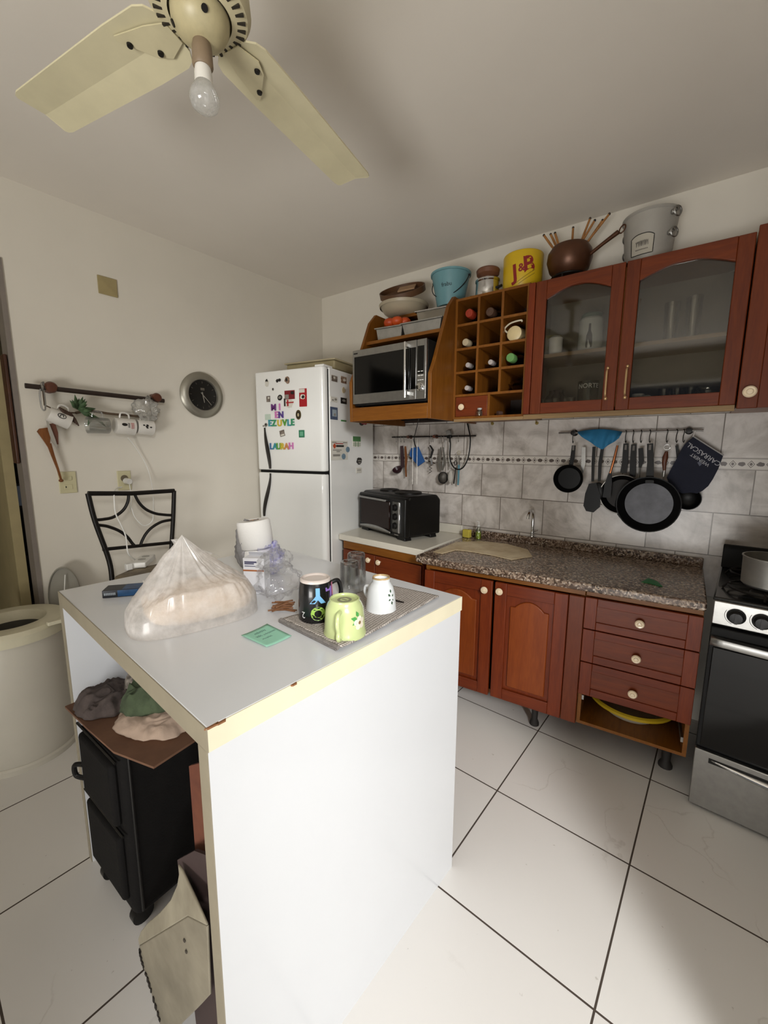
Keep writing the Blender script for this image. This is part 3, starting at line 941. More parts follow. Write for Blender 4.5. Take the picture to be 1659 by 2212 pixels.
# copper fondue pot
COP = mat('brown_copper', '5c3a26', .38, .45, var=.25, vs=14)
FP = thing('fondue_pot', 'dark copper fondue pot on a round burner stand with long handle', 'fondue pot', (-.552, 2.25, 2.108))
fin('pot', MB().lathe([(0, .045), (.06, .045), (.088, .07), (.102, .115), (.098, .15), (.082, .175), (.078, .175), (.094, .148), (.096, .115), (.084, .074), (.058, .05), (0, .05)], 40), COP, FP)
fin('handle', MB().tube([(.095, -.02, .115), (.15, -.035, .14), (.21, -.05, .165)], [.008, .008, .010], 10).tube(arc((.225, -.054, .171), (.012, -.003, .006), (0, 0, .014), 0, 2*PI, 14), .003, 6), COP, FP)
s = MB().tube(arc((0, 0, .04), (.075, 0, 0), (0, .075, 0), 0, 2*PI, 30)[:-1], .005, 8, closed=True).tube(arc((0, 0, .008), (.085, 0, 0), (0, .085, 0), 0, 2*PI, 30)[:-1], .006, 8, closed=True)
for i in range(3):
    t = i*2.1+.4
    s.tube([(.075*math.cos(t), .075*math.sin(t), .04), (.085*math.cos(t), .085*math.sin(t), .008)], .004, 6)
s.lathe([(0, .0), (.04, 0), (.04, .03), (0, .032)], 20)
fin('burner_stand', s, BLKMETAL, FP)
FK = wood('fork_wood', '7e5228', '9a6a38', 'b07c44', 'z', 3.)
for i, (dx, dy, h, t, tip) in enumerate([(-.055, -.02, .115, -.075, 0), (-.045, .01, .125, -.06, 1), (-.035, -.03, .105, -.035, 0), (0, .03, .135, .0, 1), (.035, 0, .14, .05, 1), (.042, -.02, .115, .07, 0), (.05, .02, .125, .09, 0), (.06, -.01, .13, .115, 1)]):
    b0 = V((dx*.8, dy, .055)); b1 = V((dx*1.05, dy, .16)); b2 = V((dx*1.05+t*.85, dy, .145+h*.95))
    f = thing('fondue_fork', 'wooden handled fondue fork standing in the copper fondue pot', 'fork', V((-.552, 2.25, 2.108))+b0, 0, 'fondue forks in the copper pot')
    fin('tine', MB().tube([V((0, 0, 0)), b1-b0], .002, 6), STEEL, f)
    fin('handle', MB().tube([b1-b0, b1.lerp(b2, .5)-b0, b2-b0], [.0045, .0055, .005], 8), FK, f)
    fin('tip', MB().sph(b2-b0, .006, 8, 6), [BLACK, mat('dark_tip', '3a2a1e')][tip], f)

# white metal ice bucket
p = at_y(1395, 555, 2.26)
CB = thing('ice_bucket', 'whitish metal ice bucket with ring handles and paper label on the glass cabinet', 'ice bucket', (-.228, 2.255, 2.0945))
CBM = mat('whitewashed_metal', 'a8a49c', .5, .1, var=.12, vs=10)
fin('bucket', MB().lathe([(0, 0), (.080, 0), (.083, .006), (.103, .212), (.109, .217), (.108, .224), (.100, .224), (.079, .008), (0, .008)], 44), CBM, CB)
a = face_ang((-.228, 2.255))-.28
tg = MB()
def lab(u, v, k=0.):
    zz = .052+.066*v
    an = a+(-.46+.92*u)
    r = .083+(zz-.006)*.097+.0015+k
    return V((r*math.cos(an), r*math.sin(an), zz+.012*(1-abs(2*u-1)**3)*(1 if v > .5 else -.15)))
tg.grid(lab, 16, 8)
fin('label', tg, mat('paper_label', 'b8b2a4', .7), CB)
fr_ = MB().tube([lab(i/15, 0, .001) for i in range(16)]+[lab(1, j/7, .001) for j in range(1, 8)]+[lab(1-i/15, 1, .001) for i in range(1, 16)]+[lab(0, 1-j/7, .001) for j in range(1, 7)], .0015, 6, closed=True)
fin('label_frame', fr_, BLKMETAL, CB)
sq = MB()
for k_ in range(2):
    sq.tube([lab(.22+.56*i/40, .55-.25*k_+.07*math.sin(i*1.7)*(1-k_*.5), .001) for i in range(41)], .0008, 5)
fin('lettering', sq, mat('grey_ink', '6a645c', .6), CB)
for sgn in (-1, 1):
    t0 = math.atan2(-.62, .78) if sgn > 0 else math.atan2(.62, -.78)
    ex = V((math.cos(t0), math.sin(t0), 0))
    ey = V((-math.sin(t0), math.cos(t0), 0))
    h = MB()
    for zz in (.195, .12):
        rr = .083+(zz-.006)*.097
        h.tube([ex*rr+V((0, 0, zz)), ex*(rr+.022)+V((0, 0, zz+.002))], .007, 8)
        h.tube(arc(ex*(rr+.026)+V((0, 0, zz-.006)), ey*.018, V((0, 0, .018)), 0, 2*PI, 16)[:-1], .0035, 6, closed=True)
        h.sph(ex*(rr+.006)+V((0, 0, zz)), .011, 10, 8)
    fin('ring_handle', h, STEEL, CB)

# ------------------------------------------------------------------ inside the glass cabinet
IY = 2.24
def cup(name, label, cat, x, z, r, h, m, y=IY, handle=None, group=None, taper=.95, hm=None):
    T = thing(name, label, cat, (x, y, z), 0, group)
    fin('body', MB().lathe([(0, 0), (r*taper, 0), (r*taper+.001, .002), (r, h), (r-.002, h+.001), (r-.004, h-.001), (r*taper-.003, .004), (0, .004)], 28), m, T)
    if handle is not None:
        a = handle
        e = V((math.cos(a), math.sin(a), 0))
        fin('handle', MB().tube(smooth_path([e*(r*.97)+V((0, 0, h*.8)), e*(r+.02)+V((0, 0, h*.78)), e*(r+.026)+V((0, 0, h*.5)), e*(r+.016)+V((0, 0, h*.25)), e*(r*.96)+V((0, 0, h*.2))], 5), .0045, 8), hm or m, T)
    return T
cup('beer_mug', 'yellowish mug behind the small white jar in the glass cabinet', 'mug', -.615, SHZ, .045, .115, mat('yellow_glaze', '8e8038', .3), y=2.28, handle=PI)
c_ = cup('candle_jar', 'small white jar with pointed lid on the left cabinet shelf', 'jar', -.575, SHZ, .032, .078, WHITE, y=2.19)
fin('lid', MB().lathe([(.033, .078), (.033, .083), (.018, .094), (0, .098)], 24), WHITE, c_)
cn = thing('canister', 'white storage canister with dark bottle print on the left cabinet shelf', 'canister', (-.425, 2.21, SHZ))
fin('body', MB().lathe([(0, 0), (.05, 0), (.052, .003), (.052, .145), (.044, .155), (0, .156)], 32), mat('white_tin', 'ccd0cc', .3), cn)
fin('lid', MB().lathe([(.046, .153), (.046, .168), (.04, .174), (0, .175)], 32), mat('greenish_lid', '5c7468', .35), cn)
a = face_ang((-.425, 2.21))
bp = MB()
prof_b = [(-.012, 0), (.012, 0), (.014, .01), (.012, .055), (.005, .075), (.004, .105), (-.004, .105), (-.005, .075), (-.012, .055), (-.014, .01)]
for k in range(1):
    vs = [V((.0532*math.cos(a+x/.052-.1), .0532*math.sin(a+x/.052-.1), .015+z)) for x, z in prof_b]
    bp.add(vs, [list(range(len(vs)))])
fin('bottle_print', bp, mat('dark_print', '2c2c38', .4), cn)
# lower level: glasses and jars
GD = glassy('cabinet_glassware', (.95, .96, .95), .10)
def tumbler(name, label, x, z, r, h, y, group=None, m=None):
    return one(name, label, 'glass', MB().lathe([(0, 0), (r*.85, 0), (r, h), (r-.002, h), (r*.85-.003, .006), (0, .006)], 20, (x, y, z)), m or GD, group)
for x, y in ((-.63, 2.16), (-.595, 2.19), (-.55, 2.15), (-.515, 2.20), (-.48, 2.16)):
    tumbler('drinking_glass', 'small clear tumbler in the front row at the bottom of the left glass cabinet', x, 1.51, .02, .06, y, 'tumblers at the bottom of the left glass cabinet')
one('glass_jar', 'dark purple jar at the back of the bottom left cabinet shelf', 'jar', MB().lathe([(0, 0), (.045, 0), (.05, .02), (.05, .08), (.035, .1), (.035, .115), (0, .116)], 24, (-.585, 2.30, 1.51)), mat('purple_glass', '2e1420', .2))
bj = thing('beer_glass', 'tall glass jar with white lettering NORTE at the bottom of the left glass cabinet', 'glass', (-.425, 2.25, 1.51))
fin('glass', MB().lathe([(0, 0), (.042, 0), (.046, .05), (.048, .14), (.046, .14), (.044, .05), (.04, .006), (0, .006)], 28), glassy('greenish_glass', (.55, .64, .58), .18), bj)
fin('lettering', txt_cyl(MB(), 'NORTE', .03, (0, 0), .0475, .115, face_ang((-.425, 2.25)), bold=.01), WHITE, bj)
# right half
for x, h in ((-.115, .165), (-.04, .175)):
    one('tall_glass', 'tall clear highball glass on the upper right cabinet shelf', 'glass', MB().lathe([(0, 0), (.024, 0), (.029, h), (.027, h), (.022, .008), (0, .008)], 24, (x, 2.22, SHZ)), GD, 'highball glasses on the right cabinet shelf')
one('measuring_stick', 'pale wooden stick leaning at the left inside the right glass cabinet', 'stick', MB().tube([(-.258, 2.2, SHZ), (-.25, 2.34, SHZ+.24)], .006, 6), PALEW)
cup('coffee_cup', 'small white cup with handle at the bottom of the right glass cabinet', 'cup', -.205, 1.51, .024, .055, WHITE, y=2.16, handle=-.2)
for k, (r, x) in enumerate(((.07, -.09), (.06, -.092))):
    one('plate', ['white plate at the bottom of the right glass cabinet', 'smaller white plate stacked on the plate in the right glass cabinet'][k], 'plate', MB().lathe([(0, 0), (r*.6, 0), (r, .012), (r, .014), (r*.6, .003), (0, .003)], 32, (x, 2.2, 1.51+k*.0145)), WHITE)
one('coffee_spoon', 'white spoon leaning from the small white cup', 'spoon', MB().tube([(-.17, 2.13, 1.512), (-.14, 2.12, 1.52), (-.165, 2.13, 1.55)], .003, 6), WHITE)
one('glass_bowl', 'clear round glass bowl at the bottom right inside the glass cabinet', 'bowl', MB().lathe([(0, 0), (.02, 0), (.05, .03), (.055, .07), (.052, .07), (.047, .03), (.018, .004), (0, .004)], 28, (.035, 2.24, 1.51)), GD)
for x, y in ((-.12, 2.32), (-.07, 2.33), (-.02, 2.32)):
    tumbler('wine_glass', 'dim clear glass at the back of the bottom right cabinet shelf', x, 1.51, .025, .09, y, 'glasses at the back of the right cabinet')

# ------------------------------------------------------------------ fridge
FR = thing('refrigerator', 'white two-door refrigerator covered in magnets in the room corner', 'refrigerator', (-2.285, 1.70, 0), rad(9))
fin('body', MB().bx(.002, .54, .058, .60, .03, 1.80), ENAMEL, FR, bevel=.006)
def fdoor(z0, z1):
    n = 8
    pts = [V((.0, .05, z0)), V((.0, .012, z0)), V((.012, 0, z0))]
    for i in range(n+1):
        t = PI/2*i/n
        pts.append(V((.535-.03+.03*math.sin(t), .03-.03*math.cos(t), z0)))
    pts.append(V((.535, .05, z0)))
    return MB().prism(pts, (0, 0, z1-z0))
D1 = fin('freezer_door', fdoor(1.187, 1.80), ENAMEL, FR, bevel=.008, seg=3, ang=50)
D2 = fin('door', fdoor(.07, 1.170), ENAMEL, FR, bevel=.008, seg=3, ang=50)
fin('gasket', MB().bx(.008, .53, .02, .06, 1.165, 1.19).bx(.006, .534, .048, .06, .06, 1.79), BLACKM, FR)
fin('plinth', MB().bx(.01, .53, .04, .58, 0, .05), BLACKM, FR)
DH = mat('dark_handle', '241f1a', .35)
def hand(z0, z1, x0, x1):
    pts = []
    for i in range(13):
        u = i/12
        e = u*u*(3-2*u)
        pts.append(V((x0+(x1-x0)*e, -.004, z0+(z1-z0)*u)))
    return MB().tube(pts, [.0055+.0075*math.sin(PI*min(1, i/12*1.0+.08)) for i in range(13)], 8, flat=1.)
fin('handle', hand(1.195, 1.455, .112, .078), DH, D1, label='dark wavy handle')
fin('handle', hand(.88, 1.165, .045, .112), DH, D2, label='dark wavy handle')
fin('hinge_cover', MB().bx(.47, .535, .01, .10, 1.80, 1.812), WHITE, FR, bevel=.003)

def onf(px, py):
    """point of the fridge front in fridge coordinates (x, z)"""
    n = Matrix.Rotation(rad(9), 3, 'Z') @ V((0, -1, 0))
    q = loc(FR, at(px, py, (-2.285, 1.70, 0), n))
    return q.x, q.z
FAX = Matrix.Rotation(rad(9), 3, 'Z')
def ons(px, py):
    n = FAX @ V((1, 0, 0))
    q = loc(FR, at(px, py, mtx(FR) @ V((.54, 0, 0)), n))
    return q.y, q.z
PHOTO = mat('photo_print', '4a4038', .35, c2='a09488', vs=70)
PHOTO2 = mat('photo_print_warm', '5a3c2a', .35, c2='c0a890', vs=60)
def fr_magnet(label, px, py, w_, h_, parts, side=False, group='picture magnets on the fridge', name='fridge_magnet', shape='rect', rot=0.):
    """flat magnet lying on the front (or side) of the fridge; w_, h_ in metres; parts = [(material, x0,x1,z0,z1 as fractions)]"""
    a, z = (ons if side else onf)(px, py)
    pl = (lambda x, d, zz: V((.5402+d, a+x, z+zz))) if side else (lambda x, d, zz: V((a+x, -.0004-d, z+zz)))
    root = thing(name, label, 'magnet', mtx(FR) @ pl(0, 0, -h_/2), rad(9), group)
    inv = loc(FR, root.location)
    cr, sr = math.cos(rot), math.sin(rot)
    def P(x, d, zz):
        x, zz = x*cr-zz*sr, x*sr+zz*cr
        return pl(x, d, zz)-inv
    nm = ['backing', 'picture', 'mark', 'mark', 'mark', 'mark', 'mark', 'mark', 'mark', 'mark']
    for i, pt in enumerate(parts):
        m, x0, x1, z0, z1 = pt[:5]
        d0, d1_ = (0, .0025) if i == 0 else (.002, .0030+.0003*i)
        mb = MB()
        sh = pt[5] if len(pt) > 5 else shape
        if sh == 'rect':
            poly = [(x0, z0), (x1, z0), (x1, z1), (x0, z1)]
        elif sh == 'oval':
            poly = [((x0+x1)/2+(x1-x0)/2*math.cos(t*PI/10), (z0+z1)/2+(z1-z0)/2*math.sin(t*PI/10)) for t in range(20)]
        elif sh == 'diamond':
            poly = [((x0+x1)/2, z0), (x1, (z0+z1)/2), ((x0+x1)/2, z1), (x0, (z0+z1)/2)]
        else:                               # blob
            rnd = random.Random(int(px*7+py*3+i))
            poly = [((x0+x1)/2+(x1-x0)/2*math.cos(t*PI/9)*rnd.uniform(.7, 1.05), (z0+z1)/2+(z1-z0)/2*math.sin(t*PI/9)*rnd.uniform(.7, 1.05)) for t in range(18)]
        poly = [((x-.5)*w_, (q-.5)*h_) for x, q in poly]
        p0 = [P(x, d0, q) for x, q in poly]
        p1 = [P(x, d1_, q) for x, q in poly]
        n = len(poly)
        mb.add(p0+p1, [list(range(n)), list(range(n, 2*n))]+[(k, (k+1) % n, n+(k+1) % n, n+k) for k in range(n)])
        fin(nm[min(i, 9)], mb, m, root, smooth=False)
    return root
W_ = mat('magnet_white', 'd8d4c8', .4)
K_ = mat('magnet_black', '1c1a18', .4)
GREY_ = mat('magnet_grey', '8c8880', .4)
RED_ = mat('magnet_red', 'a81c24', .35)
DRED_ = mat('magnet_dark_red', '7a1822', .35)
GRN_ = mat('magnet_green', '2f7a58', .4)
GRN2_ = mat('magnet_leaf_green', '4a8048', .4)
BLU_ = mat('magnet_slate_blue', '4c5870', .4)
GOLD_ = mat('magnet_dark_gold', '5a4c28', .4, .3)
PALEG_ = mat('pale_green_patch', 'c4d4c4', .4)
ORA_ = mat('magnet_orange', 'b84820', .4)
BG_ = mat('magnet_blue_grey', '7890a0', .45, c2='5c7484', vs=120)
fr_magnet('black and white portrait shaped magnet at the upper left of the freezer door', 577, 828, .034, .052, [(W_, 0, 1, 0, 1, 'blob'), (K_, .15, .8, .5, 1, 'blob'), (W_, .3, .7, .3, .72, 'oval')])
fr_magnet('small black dog shaped magnet at the top of the freezer door', 602, 823, .044, .03, [(K_, 0, .5, .2, .9, 'blob'), (K_, .4, 1, .3, 1, 'blob')])
fr_magnet('brown photo magnet right of the dog magnet', 621, 821, .044, .05, [(PHOTO2, 0, 1, 0, 1, 'blob'), (K_, .2, .6, .3, .8, 'blob')])
fr_magnet('tiny dark round magnet below the portrait magnet', 590, 841, .014, .017, [(GREY_, 0, 1, 0, 1, 'oval'), (K_, .2, .8, .2, .8, 'oval')])
fr_magnet('dark red sheet magnet with a grey corner, upper left of the red group', 626, 853, .078, .052, [(DRED_, 0, 1, 0, 1), (GREY_, .04, .42, .05, .55), (K_, .6, .98, .5, .95, 'blob')])
fr_magnet('bright red magnet with white emblem at the right of the red group', 655, 859, .056, .105, [(RED_, 0, 1, 0, 1), (W_, .0, .75, .78, .98), (W_, .1, .85, .38, .72, 'blob'), (K_, .3, .75, .44, .64, 'blob')])
fr_magnet('white shield shaped magnet with red cross below the dark red sheet', 625, 871, .078, .058, [(W_, 0, 1, 0, 1, 'blob'), (RED_, .3, .45, .2, .85), (RED_, .2, .95, .5, .62), (K_, .0, .14, .2, 1)])
fr_magnet('small square photo magnet left of the oval magnet', 580, 862, .03, .036, [(PHOTO, 0, 1, 0, 1), (W_, .35, .9, .5, .9, 'blob')])
fr_magnet('dark oval magnet beside the dark red sheet magnet', 605, 859, .038, .034, [(K_, 0, 1, 0, 1, 'oval'), (GREY_, .2, .8, .3, .75, 'oval')], rot=.35)
fr_magnet('round dark gold ring magnet below the red group', 645, 896, .040, .058, [(GOLD_, 0, 1, 0, 1, 'oval'), (K_, .15, .85, .15, .85, 'oval'), (mat('magnet_sand', 'b8ac88', .4), .32, .68, .3, .68, 'oval')])
fr_magnet('pale green square patch left of the letter rows', 579, 901, .046, .036, [(PALEG_, 0, 1, 0, 1)])  # flat pale green square on the freezer door
fr_magnet('small grey turtle shaped magnet above the door handle', 573, 918, .042, .030, [(GREY_, .35, 1, 0, 1, 'blob'), (K_, .5, .85, .3, .8, 'blob'), (GREY_, 0, .4, .1, .5, 'blob')])
fr_magnet('tilted photo magnet between the letter rows', 610, 936, .038, .038, [(PHOTO, 0, 1, 0, 1), (W_, .2, .9, .1, .35)], rot=.22)
fr_magnet('green square magnet right of the letter rows', 652, 937, .042, .044, [(GRN_, 0, 1, 0, 1), (mat('magnet_mint', '68a888', .4), .2, .8, .2, .8)])
LC = {'p': '6a3478', 'k': 'd07cb8', 'g': '3c9468', 't': '3c94a0', 'y': 'd0b83c', 'l': '5c9c3c', 'b': '3c6ca0', 'o': 'd09058', 'v': '58408c'}
def letter(ch, px, py, c, row, h=.046):
    x, z = onf(px, py)
    mb = MB().text(ch, h*1.35, lambda a, b, d: V((a, -.0005-.004-d, b)), .003, bold=.03)
    ys = [p.z for p in mb.v]
    mid = (min(ys)+max(ys))/2
    base = mtx(FR) @ V((x, 0, z))
    R = Matrix.Translation(base) @ Matrix.Rotation(rad(9), 4, 'Z') @ Matrix.Translation((0, 0, -mid))
    mb.xf(R)
    one('letter_magnet', f'{c[1]} plastic letter {ch} in the {row} letter row on the freezer door', 'letter magnet', mb, mat('letter_'+c[1].replace(' ', '_'), LC[c[0]], .35), 'letter magnets on the freezer door')
for ch, px, py, c, row in [('M', 592, 880, ('p', 'purple'), 'top'), ('I', 605, 879, ('k', 'pink'), 'top'), ('E', 598, 896, ('k', 'pink'), 'second'), ('N', 608, 896, ('v', 'violet'), 'second'),
                      ('E', 584, 914, ('t', 'teal'), 'third'), ('Z', 593, 914, ('g', 'green'), 'third'), ('U', 605, 914, ('y', 'yellow'), 'third'), ('V', 616, 913, ('l', 'leaf green'), 'third'), ('L', 625, 913, ('t', 'teal'), 'third'), ('E', 633, 912, ('g', 'green'), 'third'),
                      ('L', 587, 964, ('b', 'blue'), 'lowest'), ('A', 595, 964, ('t', 'teal'), 'lowest'), ('U', 603, 964, ('l', 'leaf green'), 'lowest'), ('R', 611, 964, ('y', 'yellow'), 'lowest'), ('A', 620, 964, ('o', 'orange'), 'lowest'), ('H', 630, 963, ('k', 'pink'), 'lowest')]:
    letter(ch, px, py, c, row, .040)
S = dict(side=True)
fr_magnet('dark photo magnet in the top row on the fridge side, nearer the front', 722, 818, .062, .034, [(PHOTO, 0, 1, 0, 1), (W_, .3, .6, .4, .9, 'blob')], **S)
fr_magnet('brown photo magnet in the top row on the fridge side, by the wall unit', 742, 821, .062, .040, [(PHOTO2, 0, 1, 0, 1), (W_, .3, .9, .3, .7, 'blob')], **S)
fr_magnet('small beige figure magnet on the fridge side below the brown photo', 742, 843, .04, .042, [(mat('magnet_beige', 'b8a888', .4), 0, 1, 0, 1, 'blob')], **S)
fr_magnet('pale drawing magnet on the fridge side left of the dark wide one', 721, 863, .07, .03, [(W_, 0, 1, 0, 1), (GREY_, .1, .5, .2, .5, 'blob'), (GREY_, .5, .95, .3, .8, 'blob')], **S)
fr_magnet('dark wide magnet on the fridge side beside the wall unit', 742, 866, .066, .036, [(K_, 0, 1, 0, 1), (GREY_, .2, .8, .3, .8, 'blob')], **S)
fr_magnet('slate blue square magnet with pale centre on the fridge side', 721, 893, .078, .074, [(BLU_, 0, 1, 0, 1), (mat('magnet_pale_blue', '9ca8b0', .4), .25, .85, .25, .8), (GREY_, .45, .7, .3, .5)], **S)
fr_magnet('narrow green strip magnet on the fridge side', 742, 909, .06, .009, [(GRN2_, 0, 1, 0, 1)], **S)
fr_magnet('red and black round magnet on the fridge side under the wall unit', 784, 914, .10, .036, [(K_, 0, .6, 0, 1, 'oval'), (RED_, .15, .75, .2, 1, 'blob'), (RED_, .6, 1, .2, .7, 'blob')], **S)
fr_magnet('white flyer with orange diamond and lines of small print on the fridge side', 733, 973, .19, .118, [(W_, 0, 1, 0, 1), (ORA_, .1, .3, .58, .88, 'diamond'), (K_, .3, .75, .68, .78), (GREY_, .05, .3, .9, .94), (GREY_, .7, .95, .9, .94), (RED_, .25, .7, .84, .88), (GREY_, .1, .6, .5, .54), (GREY_, .3, .5, .42, .46), (GREY_, .1, .5, .2, .3)], name='flyer', group='papers on the fridge side', **S)
fr_magnet('upper round blue grey magnet holding the white flyer', 750, 971, .044, .036, [(BG_, 0, 1, 0, 1, 'oval')], **S).location += FAX @ V((.0035, 0, 0))
fr_magnet('lower round blue grey magnet holding the white flyer', 741, 986, .044, .036, [(BG_, 0, 1, 0, 1, 'oval')], **S).location += FAX @ V((.0035, 0, 0))
fr_magnet('small calendar with green top and pale grid on the fridge side', 770, 954, .10, .068, [(W_, 0, 1, 0, 1), (GRN2_, 0, 1, .52, 1), (GRN2_, 0, 1, .30, .33), (GRN2_, 0, 1, .14, .17), (GRN2_, .3, .33, 0, .5), (GRN2_, .65, .68, 0, .5)], name='calendar', group='papers on the fridge side', **S)
fr_magnet('black blob shaped photo magnet on the fridge side', 776, 996, .075, .054, [(K_, 0, 1, 0, 1, 'blob'), (GREY_, .2, .8, .5, .62), (GREY_, .3, .7, .2, .35)], **S)
fr_magnet('small white card below the black photo magnet on the fridge side', 775, 1016, .07, .036, [(W_, 0, 1, 0, 1), (GREY_, .15, .85, .5, .62)], **S)

# shallow box on the fridge
TR = thing('storage_tray', 'shallow beige lidded tray lying on top of the refrigerator', 'tray', mtx(FR) @ V((.34, .36, 1.8005)), rad(9))
fin('tray', MB().bx(-.21, .17, -.2, .18, .012, .065), mat('beige_plastic', 'a89c78', .5), TR, bevel=.012, seg=3)
fin('lid', MB().bx(-.22, .18, -.21, .19, .065, .074), mat('beige_lid', 'b4a888', .5), TR, bevel=.004)
fin('foot', MB().bx(-.19, -.15, -.18, .16, 0, .014).bx(.11, .15, -.18, .16, 0, .014), mat('beige_plastic', 'a89c78'), TR)

# ------------------------------------------------------------------ cooker
ST = thing('gas_cooker', 'stainless steel gas cooker with black glass oven door at the right edge', 'cooker', (.119, 1.81, 0), rad(-5))
SW, SD = .53, .54
fin('body', MB().bx(0, SW, .0, SD, .03, .80), BLACKM, ST, bevel=.004)
fin('hob', MB().bx(-.004, SW+.004, -.004, SD, .80, .814), mat('black_enamel', '0e0e0e', .25, coat=.4), ST, bevel=.005)
fin('backguard', MB().prism([V((-.004, SD-.05, .814)), V((-.004, SD-.035, .90)), V((-.004, SD-.02, .912)), V((-.004, SD, .912)), V((-.004, SD, .814))], (SW+.008, 0, 0)), BLACKM, ST, bevel=.004)
cp = fin('control_panel', MB().bx(.0, SW, -.022, .0, .722, .806), STEEL, ST, bevel=.003)
for x in (.063, .128, .30, .37, .44):
    k_ = fin('knob', MB().lathe([(0, 0), (.026, 0), (.026, .006), (.021, .008), (.019, .024), (.017, .027), (0, .028)], 24, (x, -.022, .764), (0, -1, 0)).bx(x-.004, x+.004, -.056, -.046, .746, .782), BLACK, cp)
    fin('scale_mark', MB().tube(arc((x, -.0225, .764), (.031, 0, 0), (0, 0, .031), 2.6, 4.4, 8), .0008, 5), BLACK, k_)
od = fin('oven_door', MB().bx(.0, SW, -.024, -.002, .252, .712), BLACKM, ST, bevel=.004)
fin('door_glass', MB().bx(.012, SW-.01, -.027, -.020, .258, .640), BLKGLASS, od, bevel=.003)
hb = MB()
n = 16
prof = [(-.028, .648), (-.046, .652), (-.05, .665), (-.046, .678), (-.028, .682)]
def hbf(u, v):
    x = .004+(SW-.008)*u
    i = v*4
    k0 = min(int(i), 3); f = i-k0
    y = prof[k0][0]*(1-f)+prof[k0+1][0]*f
    z = prof[k0][1]*(1-f)+prof[k0+1][1]*f
    return V((x, y-.012*math.sin(PI*u), z))
hb.grid(hbf, n, 5)
fin('door_handle', hb, STEEL, od, solid=.003)
fin('drawer', MB().bx(.0, SW, -.022, -.002, .012, .238), STEEL, ST, bevel=.003)
dh = MB()
def dhf(u, v):
    x = .05+.42*u
    bulge = math.sin(PI*u)
    return V((x, -.0235-.016*bulge*math.sin(PI*min(v*1.0, 1)), .212-.032*bulge*v-.004*(1-bulge)*v))
dh.grid(dhf, 24, 7)
fin('drawer_handle', dh, CHROME, ST, solid=.002)
fin('handle_recess', MB().bx(.042, .48, -.0232, -.020, .198, .217), BLACK, ST)
gr = MB()
for cx in (.13, .40):
    for cy in (.14, .38):
        for a in range(4):
            e = V((math.cos(a*PI/2), math.sin(a*PI/2), 0))
            gr.tube([V((cx, cy, .836))+e*.02, V((cx, cy, .836))+e*.10, V((cx, cy, .816))+e*.115], .004, 6)
        gr.tube(arc((cx, cy, .832), (.10, 0, 0), (0, .10, 0), 0, 2*PI, 20)[:-1], .004, 6, closed=True)
fin('pan_support', gr, BLKMETAL, ST)
bu = MB()
for cx in (.13, .40):
    for cy in (.14, .38): bu.lathe([(0, .812), (.04, .812), (.038, .822), (.03, .828), (0, .829)], 20, (cx, cy, 0))
fin('burner', bu, mat('burner_grey', '5a5650', .4, .6), ST)
fin('foot', MB().cyl((.03, .05, 0), (.03, .05, .03), .018).cyl((SW-.03, .05, 0), (SW-.03, .05, .03), .018).cyl((.03, SD-.05, 0), (.03, SD-.05, .03), .018).cyl((SW-.03, SD-.05, 0), (SW-.03, SD-.05, .03), .018), RUBBER, ST)
sp = mtx(ST) @ V((.155, .16, .842))
SP = thing('saucepan', 'worn aluminium saucepan on the front burner of the cooker', 'saucepan', sp)
fin('pot', MB().lathe([(0, 0), (.085, 0), (.093, .008), (.095, .10), (.098, .104), (.098, .107), (.093, .107), (.091, .01), (0, .006)], 40), ALU, SP)
fin('handle', MB().tube([(.09, .03, .09), (.14, .05, .095), (.2, .07, .1)], [.007, .009, .009], 8), BLACK, SP)

# ------------------------------------------------------------------ toaster oven
TO = thing('toaster_oven', 'black toaster oven with brown glass door and two hotplates on the white countertop', 'toaster oven', (-1.765, 2.135, .785), rad(-18.5))
TW, TD, TH = .50, .27, .265
BKO = mat('black_gloss_shell', '0f0e0d', .38, var=.2, spec=.3)
body = []
fin('body', MB().prism([V((0, .02, .022)), V((0, TD, .022)), V((0, TD, TH-.03)), V((0, TD-.03, TH)), V((0, .03, TH)), V((0, .0, TH-.03))], (TW, 0, 0)), BKO, TO, bevel=.012, seg=3)
fin('front_frame', MB().bx(.0, TW, -.012, .03, .018, TH-.012), BKO, TO, bevel=.01, seg=3)
fin('door', MB().bx(.03, .355, -.018, -.008, .05, .222), mat('brown_oven_glass', '1c0c06', .1, spec=.25), TO, bevel=.004)
fin('door_handle', MB().bx(.03, .335, -.034, -.026, .222, .234).bx(.04, .05, -.03, -.01, .224, .232).bx(.315, .325, -.03, -.01, .224, .232), STEEL, TO, bevel=.002)
tr = MB()
def trf(u, v): return V((.022+.345*u, -.021, .030+.005*v+.022*v*(1-.8*(2*u-1)**2)+.012*v*0))
tr.grid(trf, 20, 3)
fin('lower_trim', tr, STEEL, TO, solid=.003, label='curved silver trim below the glass door')
pn = fin('control_panel', MB().bx(.385, .445, -.018, -.008, .045, .228), mat('panel_grey', '55544f', .4, .4), TO, bevel=.003)
fin('panel_edge', MB().bx(.445, .462, -.022, -.006, .045, .230), CHROME, TO, bevel=.003)
for z in (.195, .140, .085):
    k_ = fin('knob', MB().lathe([(0, 0), (.021, 0), (.020, .006), (.017, .016), (0, .017)], 20, (.415, -.018, z), (0, -1, 0)).bx(.412, .418, -.040, -.03, z-.015, z+.015), BLACK, TO)
for x, y in ((.05, .03), (.45, .03), (.05, TD-.04), (.45, TD-.04)):
    fin('foot', MB().prism([V((x-.04, y-.03, 0)), V((x+.04, y-.03, 0)), V((x+.03, y-.03, .026)), V((x-.03, y-.03, .026))], (0, .05, 0)), BLACK, TO, bevel=.003)
